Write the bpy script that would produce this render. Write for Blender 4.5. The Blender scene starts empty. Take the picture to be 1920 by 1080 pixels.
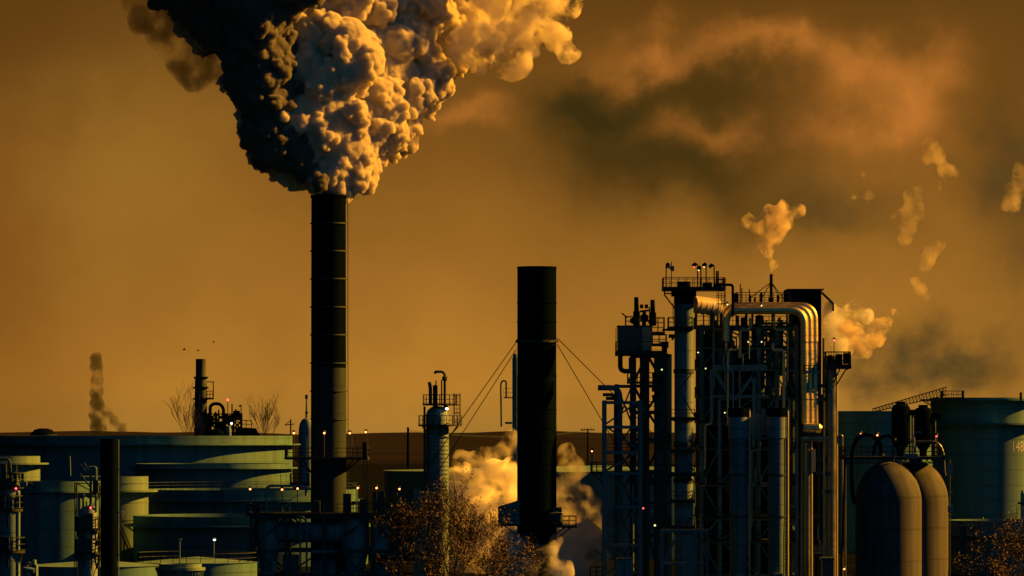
import bpy, bmesh, math, random
import numpy as np
from mathutils import Vector

sc = bpy.context.scene
COL = sc.collection
# ------------------------------------------------------------------ camera, sky, sun, exposure
F, H, HOR = 9290.0, 18.0, 815.0          # focal length in photo pixels, eye height, horizon row
cam = bpy.data.cameras.new('camera')
cam_ob = bpy.data.objects.new('camera', cam)
COL.objects.link(cam_ob)
cam_ob.location = (0, 0, H)
cam_ob.rotation_euler = (math.radians(90), 0, 0)
cam.sensor_width = 36
cam.lens = 36 * F / 1920
cam.shift_y = (HOR - 540) / 1920
cam.clip_start, cam.clip_end = 1, 60000
sc.camera = cam_ob

SUN_AZ, SUN_EL = math.radians(75), math.radians(28)     # clockwise from the view direction
sun_dir = Vector((math.sin(SUN_AZ) * math.cos(SUN_EL), math.cos(SUN_AZ) * math.cos(SUN_EL), math.sin(SUN_EL)))
sun = bpy.data.lights.new('sun', 'SUN')
sun.energy, sun.angle, sun.color = 5.0, math.radians(.5), (1, .415, .03)
sun_ob = bpy.data.objects.new('sun', sun)
COL.objects.link(sun_ob)
sun_ob.rotation_euler = sun_dir.to_track_quat('Z', 'Y').to_euler()

sc.view_settings.view_transform = 'Standard'
sc.view_settings.look = 'None'
sc.view_settings.exposure = 1.38
sc.view_settings.gamma = 1
sc.cycles.max_bounces = 16
sc.cycles.diffuse_bounces = 3
sc.cycles.glossy_bounces = 3
sc.cycles.volume_bounces = 14
sc.cycles.transparent_max_bounces = 32
sc.cycles.volume_max_steps = 256
sc.cycles.volume_step_rate = 1.0


class NT:
    """short-hand for building node trees"""
    def __init__(self, nt):
        self.nt = nt
    def n(self, kind, **kw):
        nd = self.nt.nodes.new(kind)
        for k, v in kw.items():
            setattr(nd, k, v)
        return nd
    def put(self, sock, v):
        if hasattr(v, 'is_linked') or isinstance(v, bpy.types.NodeSocket):
            self.nt.links.new(v, sock)
        elif v is not None:
            sock.default_value = v
    def m(self, op, a, b=None, c=None, clamp=False):
        nd = self.n('ShaderNodeMath', operation=op, use_clamp=clamp)
        for i, x in enumerate((a, b, c)):
            self.put(nd.inputs[i], x)
        return nd.outputs[0]
    def vm(self, op, a, b=None, scale=None):
        nd = self.n('ShaderNodeVectorMath', operation=op)
        self.put(nd.inputs[0], a)
        if b is not None:
            self.put(nd.inputs[1], b)
        if scale is not None:
            self.put(nd.inputs['Scale'], scale)
        return nd.outputs[1] if op in ('LENGTH', 'DOT_PRODUCT', 'DISTANCE') else nd.outputs[0]
    def mix(self, f, a, b, blend='MIX'):
        nd = self.n('ShaderNodeMix', data_type='RGBA', blend_type=blend)
        self.put(nd.inputs[0], f)
        self.put(nd.inputs[6], a)
        self.put(nd.inputs[7], b)
        return nd.outputs[2]
    def noise(self, vec, scale, detail=4, rough=.5, dist=0, out=0):
        nd = self.n('ShaderNodeTexNoise')
        if vec is not None:
            self.nt.links.new(vec, nd.inputs['Vector'])
        nd.inputs['Scale'].default_value = scale
        nd.inputs['Detail'].default_value = detail
        nd.inputs['Roughness'].default_value = rough
        nd.inputs['Distortion'].default_value = dist
        return nd.outputs[out]
    def rng(self, x, a, b, c=0., d=1., smooth=False):
        nd = self.n('ShaderNodeMapRange', interpolation_type='SMOOTHSTEP' if smooth else 'LINEAR')
        nd.clamp = True
        self.put(nd.inputs[0], x)
        for i, v in enumerate((a, b, c, d)):
            nd.inputs[i + 1].default_value = v
        return nd.outputs[0]


def lin(r, g, b):
    f = lambda c: (c / 255 / 12.92) if c <= 10 else ((c / 255 + .055) / 1.055) ** 2.4
    return (f(r), f(g), f(b), 1)


world = bpy.data.worlds.new('World')
sc.world = world
world.use_nodes = True
wt = NT(world.node_tree)
bg = world.node_tree.nodes['Background']
sky = wt.n('ShaderNodeTexSky', sky_type='NISHITA')
sky.sun_disc = False
sky.sun_elevation, sky.sun_rotation = SUN_EL, SUN_AZ
sky.air_density, sky.dust_density, sky.ozone_density = 1.0, 0.2, 1.0
dirv = wt.n('ShaderNodeTexCoord').outputs['Generated']
sx = wt.n('ShaderNodeSeparateXYZ')
world.node_tree.links.new(dirv, sx.inputs[0])
dx, dy, dz = sx.outputs
# slow warp of the direction, so that the cloud banks get uneven outlines
wn = wt.noise(dirv, 38, 6, .55, 0, 1)
wv = wt.vm('SCALE', wt.vm('SUBTRACT', wn, (.5, .5, .5)), scale=.034)
sw = wt.n('ShaderNodeSeparateXYZ')
world.node_tree.links.new(wt.vm('ADD', dirv, wv), sw.inputs[0])
ux, uz = sw.outputs[0], sw.outputs[2]
def bank(px, py, rx, ry, warped=True):
    """soft elliptical bank of cloud in one direction of the sky, 1 in its middle"""
    a = wt.m('DIVIDE', wt.m('SUBTRACT', ux if warped else dx, (px - 960) / F), rx / F)
    b = wt.m('DIVIDE', wt.m('SUBTRACT', uz if warped else dz, (HOR - py) / F), ry / F)
    s = wt.m('ADD', wt.m('MULTIPLY', a, a), wt.m('MULTIPLY', b, b))
    return wt.m('POWER', 2.718, wt.m('MULTIPLY', s, -1))
def many(lst):
    o = None
    for amp, *a in lst:
        g = wt.m('MULTIPLY', bank(*a), amp)
        o = g if o is None else wt.m('ADD', o, g)
    return wt.m('MINIMUM', o, 1.)
# clear air: amber towards the horizon, brown higher up
ramp = wt.n('ShaderNodeValToRGB')
cr = ramp.color_ramp
stops = [(0, lin(160, 116, 46)), (.12, lin(178, 121, 42)), (.35, lin(152, 101, 35)), (.6, lin(124, 80, 26)), (.85, lin(98, 62, 19)), (1, lin(72, 45, 13))]
cr.elements[0].position, cr.elements[0].color = stops[0]
cr.elements[1].position, cr.elements[1].color = stops[-1]
for p_, c_ in stops[1:-1]:
    e = cr.elements.new(p_)
    e.color = c_
world.node_tree.links.new(wt.rng(dz, -.002, .1), ramp.inputs[0])
front = ramp.outputs[0]
soft = wt.noise(dirv, 24, 5, .55)
front = wt.mix(wt.rng(soft, .35, .7, 0, .32), front, lin(92, 58, 19))
front = wt.mix(wt.m('MULTIPLY', bank(-60, 520, 330, 420, False), .6), front, lin(96, 48, 12))
front = wt.mix(wt.m('MULTIPLY', bank(240, 330, 200, 260), .55), front, lin(160, 114, 42))
front = wt.mix(wt.m('MULTIPLY', bank(0, 30, 330, 190), .6), front, lin(84, 52, 15))
front = wt.mix(wt.m('MULTIPLY', bank(1920, 0, 420, 110), .5), front, lin(96, 64, 20))
# dull olive banks, then the peach-lit shoulders of the cloud
dark = many([(.85, 1250, 300, 230, 80), (.8, 1120, 205, 120, 60), (.75, 1330, 150, 170, 55), (.55, 1480, 400, 170, 60), (.7, 1500, 230, 130, 60),
             (.6, 1800, 690, 120, 60), (.5, 1900, 330, 90, 150)])
front = wt.mix(wt.m('MULTIPLY', dark, 1.), front, lin(54, 42, 13))
lit = many([(.65, 1610, 110, 120, 55), (.75, 1700, 200, 75, 90), (.6, 1440, 90, 120, 30), (.55, 1230, 110, 90, 30), (.6, 880, 250, 70, 28), (.5, 1340, 235, 110, 26), (.4, 1590, 240, 130, 50)])
fine = wt.noise(dirv, 120, 5, .6)
front = wt.mix(wt.m('MULTIPLY', lit, wt.rng(fine, .25, .7, .45, 1)), front, lin(192, 116, 44))
grey = many([(1., 1800, 680, 130, 60), (.7, 1660, 715, 100, 45), (.6, 1895, 300, 60, 90), (.5, 1880, 500, 70, 120), (.5, 1560, 380, 90, 60)])
front = wt.mix(wt.m('MULTIPLY', grey, wt.rng(fine, .3, .65, .25, .95)), front, lin(70, 57, 30))
# the rest of the dome: the daylight sky, dimmed and tinted teal for the fill light
back = wt.mix(1.0, sky.outputs[0], (.00024, .0018, .0024, 1), 'MULTIPLY')
# brighter patch high behind the viewer, added as fill on walls facing the camera
clear = wt.rng(wt.vm('DOT_PRODUCT', dirv, Vector((.30, -.78, .55)).normalized()), .45, .95, .16, 6.3, True)
back = wt.vm('SCALE', back, scale=clear)
fm = wt.m('MULTIPLY', wt.rng(dy, .88, .975, 0, 1, True), wt.rng(dz, .12, .3, 1, .0, True))
total = wt.mix(fm, back, wt.vm('SCALE', front, scale=.432))
world.node_tree.links.new(total, bg.inputs[0])
bg.inputs[1].default_value = 1.0


def P(px, py, Y):
    """the point at distance Y seen at photo pixel (px, py)"""
    return Vector(((px - 960) * Y / F, Y, H + (HOR - py) * Y / F))
def X(px, Y): return (px - 960) * Y / F
def Z(py, Y): return H + (HOR - py) * Y / F
def S(n, Y): return n * Y / F
# ------------------------------------------------------------------ helpers: materials, meshes, things
def paint(name, col, rough=.6, metal=0., var=.35, scale=.5, streak=.5, seams=0., bump=.15):
    """weathered paint or steel: blotches, rain streaks running down, optional plate seams every few metres"""
    m = bpy.data.materials.new(name)
    m.use_nodes = True
    nt = m.node_tree
    t = NT(nt)
    b = nt.nodes['Principled BSDF']
    co = t.n('ShaderNodeTexCoord').outputs['Object']
    n1 = t.noise(co, scale, 6, .6)
    st = t.n('ShaderNodeMapping')
    st.inputs['Scale'].default_value = (1.8, 1.8, .09)
    nt.links.new(co, st.inputs[0])
    n2 = t.noise(st.outputs[0], scale * 2.2, 5, .6)
    f = t.m('ADD', t.m('MULTIPLY', t.rng(n1, .3, .7), 1 - streak), t.m('MULTIPLY', t.rng(n2, .35, .7), streak))
    c = t.mix(f, tuple(x * (1 - var) for x in col) + (1,), tuple(min(1, x * (1 + var * .6)) for x in col) + (1,))
    if seams:
        sp = t.n('ShaderNodeSeparateXYZ')
        nt.links.new(co, sp.inputs[0])
        fr = t.m('FRACT', t.m('DIVIDE', sp.outputs[2], seams))
        c = t.mix(t.m('MULTIPLY', t.m('LESS_THAN', fr, .07), .65), c, tuple(x * .45 for x in col) + (1,))
    nt.links.new(c, b.inputs['Base Color'])
    nt.links.new(t.rng(n1, .2, .8, max(.05, rough - .12), min(1, rough + .12)), b.inputs['Roughness'])
    b.inputs['Metallic'].default_value = metal
    if not metal:
        b.inputs['Specular IOR Level'].default_value = .25 if sum(col) > .03 else 0
    if bump:
        bp = t.n('ShaderNodeBump')
        bp.inputs['Strength'].default_value = bump
        bp.inputs['Distance'].default_value = .1
        nt.links.new(t.noise(co, scale * 5, 4), bp.inputs['Height'])
        nt.links.new(bp.outputs[0], b.inputs['Normal'])
    return m
def glow(name, col, strength):
    m = bpy.data.materials.new(name)
    m.use_nodes = True
    b = m.node_tree.nodes['Principled BSDF']
    b.inputs['Base Color'].default_value = (*col, 1)
    b.inputs['Emission Color'].default_value = (*col, 1)
    b.inputs['Emission Strength'].default_value = strength
    m.cycles.emission_sampling = 'NONE'
    return m
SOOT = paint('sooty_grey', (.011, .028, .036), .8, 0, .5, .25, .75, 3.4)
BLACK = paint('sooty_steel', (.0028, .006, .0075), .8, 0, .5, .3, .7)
DARK = paint('dark_steel', (.022, .042, .050), .7, 0, .45, .6, .4)
DECK = paint('deck_grating', (.014, .022, .025), .7, 0, .4, 1)
GREY = paint('grey_steel', (.085, .16, .20), .65, 0, .4, .5, .6)
SHELL = paint('vessel_paint', (.07, .145, .18), .7, 0, .45, .35, .8, 2.4)
PALE = paint('pale_blue_paint', (.12, .20, .25), .6, 0, .35, .4, .8, 3.1)
ALU = paint('aluminium_cladding', (.58, .48, .28), .42, 1., .25, .6, .5, .9, .06)
DULL = paint('dull_cladding', (.16, .17, .18), .42, 1., .35, .6, .7, 1.1)
TANK = paint('tank_paint', (.06, .16, .19), .6, 0, .42, .10, .75, 2.45, .03)
TANK_SHADE = paint('shade_tank_paint', (.05, .15, .18), .65, 0, .45, .12, .75, 2.45, .03)  # the tank paint again, darkened for tanks that stand in shade
CREAM = paint('cream_tank_paint', (.12, .21, .19), .55, 0, .35, .2, .75, 0, .03)
ROOF = paint('pale_tank_roof', (.13, .25, .28), .45, 0, .25, .2, .2, 0, .05)
SILO = paint('silo_paint', (.06, .066, .078), .8, 0, .55, .3, .85, 3.6, .08)
TAN = paint('tan_panel', (.62, .40, .26), .6, 0, .3, .8, .5)
CABIN = paint('grey_panel', (.11, .11, .11), .6, 0, .4, .8, .5)
DRUM = paint('drum_cladding', (.46, .40, .33), .45, 0, .35, .5, .2)
WHITE = paint('white_lettering', (.42, .46, .4), .6, 0, .4, 1.5, .5)
CONC = paint('concrete', (.2, .2, .19), .8, 0, .35, .4, .5)
BLUE = paint('blue_box_paint', (.05, .075, .13), .5, 0, .3, .8, .5)
LIME = paint('pale_pipe_paint', (.55, .46, .26), .5, 0, .3, .8, .6)
L_ORANGE = glow('lit_orange_lamp', (1, .22, .06), 2.4)
L_RED = glow('lit_red_lamp', (1, .06, .06), 2.)
L_WHITE = glow('lit_white_lamp', (.85, .95, .8), 1.4)
L_YELLOW = glow('lit_yellow_lamp', (.8, .75, .3), .7)

ORIGIN = {}
def thing(name, label, cat, loc=(0, 0, 0), group=None):
    o = bpy.data.objects.new(name, None)
    COL.objects.link(o)
    o.location = loc
    o.empty_display_size = .5
    o['label'], o['category'] = label, cat
    if group:
        o['group'] = group
    ORIGIN[o] = Vector(loc)
    return o
def tag(o, label, cat, kind=None, group=None):
    o['label'], o['category'] = label, cat
    if kind:
        o['kind'] = kind
    if group:
        o['group'] = group
    return o
class MB:
    """collects solids in world coordinates; build() links them as one mesh under its thing"""
    def __init__(self):
        self.v, self.f = [], []
    def add(self, vs, fs):
        o = len(self.v)
        self.v += [tuple(x) for x in vs]
        self.f += [tuple(i + o for i in q) for q in fs]
        return self
    def box(self, x0, x1, y0, y1, z0, z1):
        vs = [(x, y, z) for z in (z0, z1) for y in (y0, y1) for x in (x0, x1)]
        return self.add(vs, [(0, 2, 3, 1), (4, 5, 7, 6), (0, 1, 5, 4), (2, 6, 7, 3), (0, 4, 6, 2), (1, 3, 7, 5)])
    def beam(self, a, b, w, h=None):
        a, b = Vector(a), Vector(b)
        h = h or w
        d = (b - a).normalized()
        u = d.cross(Vector((0, 1, 0)))
        if u.length < .1:
            u = d.cross(Vector((0, 0, 1)))
        u.normalize()
        n = d.cross(u)
        vs = [p + u * (i * w / 2) + n * (j * h / 2) for p in (a, b) for (i, j) in ((-1, -1), (1, -1), (1, 1), (-1, 1))]
        return self.add(vs, [(3, 2, 1, 0), (4, 5, 6, 7), (0, 1, 5, 4), (1, 2, 6, 5), (2, 3, 7, 6), (3, 0, 4, 7)])
    def tube(self, pts, r, n=10, cap=True):
        pts = [Vector(p) for p in pts]
        rs = r if isinstance(r, (list, tuple)) else [r] * len(pts)
        rings = []
        ref = None
        for i, p in enumerate(pts):
            d = (pts[min(i + 1, len(pts) - 1)] - pts[max(i - 1, 0)]).normalized()
            if ref is None:
                ref = d.orthogonal().normalized()
            ref = (ref - d * ref.dot(d))
            ref = ref.normalized() if ref.length > 1e-5 else d.orthogonal().normalized()
            bi = d.cross(ref)
            rings.append([p + (ref * math.cos(2 * math.pi * k / n) + bi * math.sin(2 * math.pi * k / n)) * rs[i] for k in range(n)])
        vs = [q for rg in rings for q in rg]
        fs = [(i * n + k, i * n + (k + 1) % n, (i + 1) * n + (k + 1) % n, (i + 1) * n + k) for i in range(len(pts) - 1) for k in range(n)]
        if cap:
            fs += [tuple(reversed(range(n))), tuple((len(pts) - 1) * n + k for k in range(n))]
        return self.add(vs, fs)
    def cyl(self, a, b, r, r2=None, n=24):
        return self.tube([a, b], [r, r if r2 is None else r2], n)
    def lathe(self, cx, cy, prof, n=40, a0=0., a1=None):
        full = a1 is None
        a1 = 2 * math.pi if full else a1
        m = n if full else n + 1
        vs = [(cx + r * math.cos(a0 + (a1 - a0) * k / n), cy + r * math.sin(a0 + (a1 - a0) * k / n), z) for (r, z) in prof for k in range(m)]
        fs = []
        for i in range(len(prof) - 1):
            for k in range(n):
                k2 = (k + 1) % m
                fs.append((i * m + k, i * m + k2, (i + 1) * m + k2, (i + 1) * m + k))
        return self.add(vs, fs)
    def rail(self, pts, h=1.1, step=1.3, r=.045, mid=1, closed=False, toe=True):
        """guard rail along a path of deck points"""
        pts = [Vector(p) for p in pts]
        if closed:
            pts = pts + [pts[0]]
        up = Vector((0, 0, h))
        for a, b in zip(pts, pts[1:]):
            self.beam(a + up, b + up, r * 1.7)
            for k in range(mid):
                q = Vector((0, 0, h * (k + 1) / (mid + 1)))
                self.beam(a + q, b + q, r * 1.3)
            if toe:
                q = Vector((0, 0, .09))
                self.beam(a + q, b + q, .03, .18)
            n = max(1, int(round((b - a).length / step)))
            for k in range(n + 1):
                p = a.lerp(b, k / n)
                self.beam(p, p + up, r * 1.5)
        return self
    def ladder(self, a, b, w=.5, cage=False, side=(1, 0, 0)):
        a, b = Vector(a), Vector(b)
        s = Vector(side) * w / 2
        self.beam(a - s, b - s, .08)
        self.beam(a + s, b + s, .08)
        n = int((b - a).length / .4)
        for k in range(n):
            p = a.lerp(b, (k + .5) / n)
            self.beam(p - s, p + s, .05)
        if cage:
            m = int((b - a).length / 1.0)
            out = Vector((0, -1, 0)) if abs(side[0]) > .5 else Vector((1, 0, 0))
            def hoop(p):
                return [p + s * 1.5 * math.cos(t) + out * (.75 * math.sin(t)) for t in [math.pi * q / 8 for q in range(9)]]
            for k in range(m + 1):
                self.tube(hoop(a.lerp(b, (k + .3) / (m + .6))), .05, 5)
            ha, hb = hoop(a), hoop(b)
            for q in (0, 2, 4, 6, 8):
                self.beam(ha[q], hb[q], .06)
        return self
    def lattice(self, xs, ys, zs, w=.3, brace='X', bw=.16, faces='fblr'):
        """steel frame: columns at xs x ys, beams at the levels zs, diagonals in the bays"""
        for x in xs:
            for y in ys:
                self.beam((x, y, zs[0]), (x, y, zs[-1]), w)
        for z in zs[1:]:
            for y in ys:
                self.beam((xs[0] + w / 2, y, z - w * .5), (xs[-1] - w / 2, y, z - w * .5), w * .75, w * .9)
            for x in xs:
                self.beam((x, ys[0] + w / 2, z - w * .52), (x, ys[-1] - w / 2, z - w * .52), w * .6, w * .8)
        k = 0
        for i in range(len(xs) - 1):
            for j in range(len(zs) - 1):
                k += 1
                for y in (ys[0], ys[-1]):
                    if (y == ys[0] and 'f' not in faces) or (y == ys[-1] and 'b' not in faces):
                        continue
                    a, b = (xs[i], y, zs[j]), (xs[i + 1], y, zs[j + 1])
                    c, d = (xs[i], y, zs[j + 1]), (xs[i + 1], y, zs[j])
                    if brace == 'X' or (brace == 'Z' and k % 2):
                        self.beam(a, b, bw)
                    if brace == 'X' or (brace == 'Z' and not k % 2):
                        self.beam((c[0], c[1] + bw * 1.2, c[2]), (d[0], d[1] + bw * 1.2, d[2]), bw)
                    if brace == 'K':
                        mx = (xs[i] + xs[i + 1]) / 2
                        self.beam(a, (mx, y, zs[j + 1] - w), bw)
                        self.beam(d, (mx, y, zs[j + 1] - w), bw)
        for x, key in ((xs[0], 'l'), (xs[-1], 'r')):
            if key in faces:
                for j in range(len(zs) - 1):
                    p = (x, ys[0], zs[j]), (x, ys[-1], zs[j + 1])
                    self.beam(p[j % 2][:2] + (zs[j],), p[1 - j % 2][:2] + (zs[j + 1],), bw)
        return self
    def islands(self):
        par = list(range(len(self.v)))
        def find(i):
            while par[i] != i:
                par[i] = par[par[i]]
                i = par[i]
            return i
        for f in self.f:
            for i in f[1:]:
                par[find(i)] = find(f[0])
        out = {}
        for f in self.f:
            m = out.setdefault(find(f[0]), ({}, []))
            m[1].append(tuple(m[0].setdefault(i, len(m[0])) for i in f))
        for idx, fs in out.values():
            b = MB()
            b.v, b.f = [self.v[i] for i in idx], fs
            yield b
    EACH = {'machinery', 'cabinet', 'valve_box', 'fitting', 'deck_box', 'saddle', 'mast', 'pipe', 'machine_housing', 'bracket_box', 'housing',
            'riser_pipe', 'vent_pipe', 'vent_tube', 'aerial', 'strut', 'tie_rod', 'leg', 'clamp', 'flagpole', 'joint_band', 'pipework', 'vessel', 'band', 'guy_wire', 'lamp_head'}
    def build(self, name, mat, parent=None, smooth=35, label=None):
        if name in MB.EACH and parent is not None:
            parts = list(self.islands())
            if len(parts) > 1:
                return [b.build(name, mat, parent, smooth, label) for b in parts][0]
        org = ORIGIN.get(parent, Vector((0, 0, 0)))
        me = bpy.data.meshes.new(name)
        me.from_pydata([(x - org.x, y - org.y, z - org.z) for (x, y, z) in self.v], [], self.f)
        me.materials.append(mat)
        if smooth:
            me.shade_smooth()
            me.set_sharp_from_angle(angle=math.radians(smooth))
        o = bpy.data.objects.new(name, me)
        COL.objects.link(o)
        if parent is not None:
            o.parent = parent
        ORIGIN[o] = org
        if label:
            o['label'] = label
        return o
def arc(c, r, a0, a1, ax='xz', n=8):
    """points on an arc in the vertical plane through c, degrees"""
    out = []
    for k in range(n + 1):
        a = math.radians(a0 + (a1 - a0) * k / n)
        out.append(Vector((c[0] + r * math.cos(a), c[1], c[2] + r * math.sin(a))))
    return out
def bend(pts, r, n=6):
    """round the corners of a pipe run"""
    pts = [Vector(p) for p in pts]
    out = [pts[0]]
    for a, b, c in zip(pts, pts[1:], pts[2:]):
        u, v = (a - b).normalized(), (c - b).normalized()
        q = min(r, (a - b).length * .49, (c - b).length * .49)
        p0, p1 = b + u * q, b + v * q
        for k in range(n + 1):
            t = k / n
            out.append(p0 * (1 - t) ** 2 + b * 2 * t * (1 - t) + p1 * t * t)
    return out + [pts[-1]]
def pxs(Y, *pts):
    return [P(x, y, Y) for (x, y) in pts]
def lamp(parent, px, py, Y, pole_py=None, mat=None, name='lamp', r=.13, head=True, arm=0):
    """lamp on its post, a part of what it is bolted to, with the lit bulb as its sub-part"""
    p = P(px, py, Y)
    m = MB()
    if pole_py is not None:
        x = p.x + S(arm, Y)
        m.tube([(x, Y, Z(pole_py, Y)), (x, Y, p.z + .25), (p.x, Y, p.z + .28)], .05, 6)
    m.lathe(p.x, Y, [(.02, p.z + .36), (.12, p.z + .34), (.2, p.z + .16), (.2, p.z + .1)], 10)
    o = m.build(name, DARK, parent)
    b = MB()
    b.lathe(p.x, Y, [(.01, p.z + r), (r * .7, p.z + r * .7), (r, p.z), (r * .7, p.z - r * .7), (.01, p.z - r)], 8)
    b.build('bulb', mat or L_ORANGE, o)
    return o
def round_deck(parent, cx, cy, z, r_in, r_out, a0=0, a1=360, brackets=6, mat=DECK, name='platform', h=1.1):
    """ring platform round a column: grating, guard rail and knee braces, the rail a sub-part"""
    A0, A1 = math.radians(a0), math.radians(a1)
    full = a1 - a0 >= 360
    n = max(8, int(20 * (a1 - a0) / 360))
    d = MB()
    d.lathe(cx, cy, [(r_in, z), (r_out, z), (r_out, z - .22), (r_in, z - .22), (r_in, z)], n, A0, None if full else A1)
    for k in range(brackets):
        a = A0 + (A1 - A0) * (k + .5) / brackets
        c, s = math.cos(a), math.sin(a)
        d.beam((cx + r_in * c, cy + r_in * s, z - 1.5), (cx + (r_out - .15) * c, cy + (r_out - .15) * s, z - .25), .13)
    o = d.build(name, mat, parent)
    pts = [(cx + (r_out - .05) * math.cos(A0 + (A1 - A0) * k / n), cy + (r_out - .05) * math.sin(A0 + (A1 - A0) * k / n), z) for k in range(n if full else n + 1)]
    MB().rail(pts, h, 1.2, .045, 1, full).build('railing', DARK, o)
    return o
def rect_deck(parent, x0, x1, y0, y1, z, mat=DECK, rail=True, name='platform', braces=(), h=1.1, mid=1, step=1.3, open_sides='', t=.25):
    d = MB().box(x0, x1, y0, y1, z - t, z)
    for (a, b) in braces:
        d.beam(a, b, .16)
    o = d.build(name, mat, parent)
    if rail:
        e = .06
        c = [(x0 + e, y0 + e, z), (x1 - e, y0 + e, z), (x1 - e, y1 - e, z), (x0 + e, y1 - e, z)]
        r = MB()
        for k, key in enumerate('frbl'):
            if key not in open_sides:
                r.rail([c[k], c[(k + 1) % 4]], h, step, .045, mid)
        r.build('railing', DARK, o)
    return o
def ring_bands(parent, cx, cy, radii_z, name='stiffening_ring', mat=DARK, out=.13, h=.16):
    for (r, z) in radii_z:
        MB().lathe(cx, cy, [(r - .02, z - h / 2), (r + out, z - h / 2), (r + out, z + h / 2), (r - .02, z + h / 2)], 40).build(name, mat, parent)
def curved_text(parent, txt, cx, cy, R, ang, z, size, mat, name='number'):
    """stencilled figures wrapped on a tank wall; ang is measured from the side towards the viewer"""
    cu = bpy.data.curves.new('figures', 'FONT')
    cu.body, cu.size, cu.align_x, cu.extrude = txt, size, 'CENTER', .0
    ob = bpy.data.objects.new('figures', cu)
    COL.objects.link(ob)
    me = bpy.data.meshes.new_from_object(ob.evaluated_get(bpy.context.evaluated_depsgraph_get()))
    bpy.data.objects.remove(ob)
    bpy.data.curves.remove(cu)
    org = ORIGIN[parent]
    for v in me.vertices:
        a = ang + v.co.x * .75 / R
        v.co = Vector((cx + (R + .02) * math.sin(a), cy - (R + .02) * math.cos(a), z + v.co.y)) - org
    me.materials.clear()
    me.materials.append(mat)
    o = bpy.data.objects.new(name, me)
    COL.objects.link(o)
    o.parent = parent
    return o
# ------------------------------------------------------------------ smoke of the tall chimney
def volume_mat(name, color, density, aniso=.3, absorb=None):
    m = bpy.data.materials.new(name)
    m.use_nodes = True
    nt = m.node_tree
    nt.nodes.clear()
    t = NT(nt)
    o = t.n('ShaderNodeOutputMaterial')
    v = t.n('ShaderNodeVolumePrincipled')
    v.inputs['Color'].default_value = (*color, 1)
    v.inputs['Density'].default_value = density
    v.inputs['Anisotropy'].default_value = aniso
    nt.links.new(v.outputs[0], o.inputs['Volume'])
    m.cycles.homogeneous_volume = True
    return m
_ico = {}
def ico(n):
    if n not in _ico:
        bm = bmesh.new()
        bmesh.ops.create_icosphere(bm, subdivisions=n, radius=1)
        bm.verts.index_update()
        _ico[n] = (np.array([x.co[:] for x in bm.verts]), np.array([[q.index for q in p.verts] for p in bm.faces]))
        bm.free()
    return _ico[n]
def np_mesh(name, V, Fc):
    m = bpy.data.meshes.new(name)
    m.vertices.add(len(V))
    m.vertices.foreach_set('co', np.asarray(V, dtype=np.float32).ravel())
    m.loops.add(Fc.size)
    m.loops.foreach_set('vertex_index', Fc.ravel())
    m.polygons.add(len(Fc))
    m.polygons.foreach_set('loop_start', np.arange(0, Fc.size, Fc.shape[1]))
    m.update(calc_edges=True)
    return m
def puffs(big, levels, Y0, seed, minr, away=.6, ceiling=1e9):
    """billows on billows: spheres budding from spheres"""
    rng = np.random.default_rng(seed)
    cur = [(np.array(P(x, y, Y0 + dy)), r * Y0 / F) for (x, y, r, dy) in big]
    out = list(cur)
    for (n, lo, hi, emb) in levels:
        nxt = []
        for c, r in cur:
            for k in range(n):
                v = rng.normal(size=3)
                v /= np.linalg.norm(v)
                if v[1] > away:
                    continue
                rr = r * rng.uniform(lo, hi)
                if rr > minr and (c + v * r)[2] < ceiling:
                    nxt.append((c + v * (r - rr * emb), rr))
        out += nxt
        cur = nxt
    return out
def smoke_mesh(name, spheres, voxel, mat, disp=(.5, .9), disp2=None):
    V, Fc, o = [], [], 0
    for c, r in spheres:
        v, f = ico(3 if r > 3 else 2 if r > .6 else 1)
        V.append(v * r + c)
        Fc.append(f + o)
        o += len(v)
    me = np_mesh(name, np.concatenate(V), np.concatenate(Fc))
    ob = bpy.data.objects.new(name, me)
    COL.objects.link(ob)
    md = ob.modifiers.new('r', 'REMESH')
    md.mode, md.voxel_size, md.use_smooth_shade = 'VOXEL', voxel, True
    for i, dd in enumerate((disp, disp2)):
        if dd:
            tx = bpy.data.textures.new(name + str(i), 'CLOUDS')
            tx.noise_scale, tx.noise_depth = dd[1], 3
            q = ob.modifiers.new('d', 'DISPLACE')
            q.texture, q.strength, q.texture_coords = tx, dd[0], 'GLOBAL'
    if disp:
        md = ob.modifiers.new('r2', 'REMESH')       # closes the skin again, so that no light leaks through it
        md.mode, md.voxel_size, md.use_smooth_shade = 'VOXEL', voxel * .95, True
    dg = bpy.context.evaluated_depsgraph_get()
    new = bpy.data.meshes.new_from_object(ob.evaluated_get(dg))
    ob.modifiers.clear()
    ob.data = new
    bpy.data.meshes.remove(me)
    new.materials.clear()
    new.materials.append(mat)
    return ob
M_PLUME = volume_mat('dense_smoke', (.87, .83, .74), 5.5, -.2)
def lean(lst):
    """the wind carries the rising smoke away from us"""
    return [(x, y, r, max(dy, -1) + (362 - y) * .045 * min(1, max(.1, (x - 500) / 140)) + max(0, min(x, 880) - 560) * .036 + (3.5 if x < 535 else 0)) for (x, y, r, dy) in lst]
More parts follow.
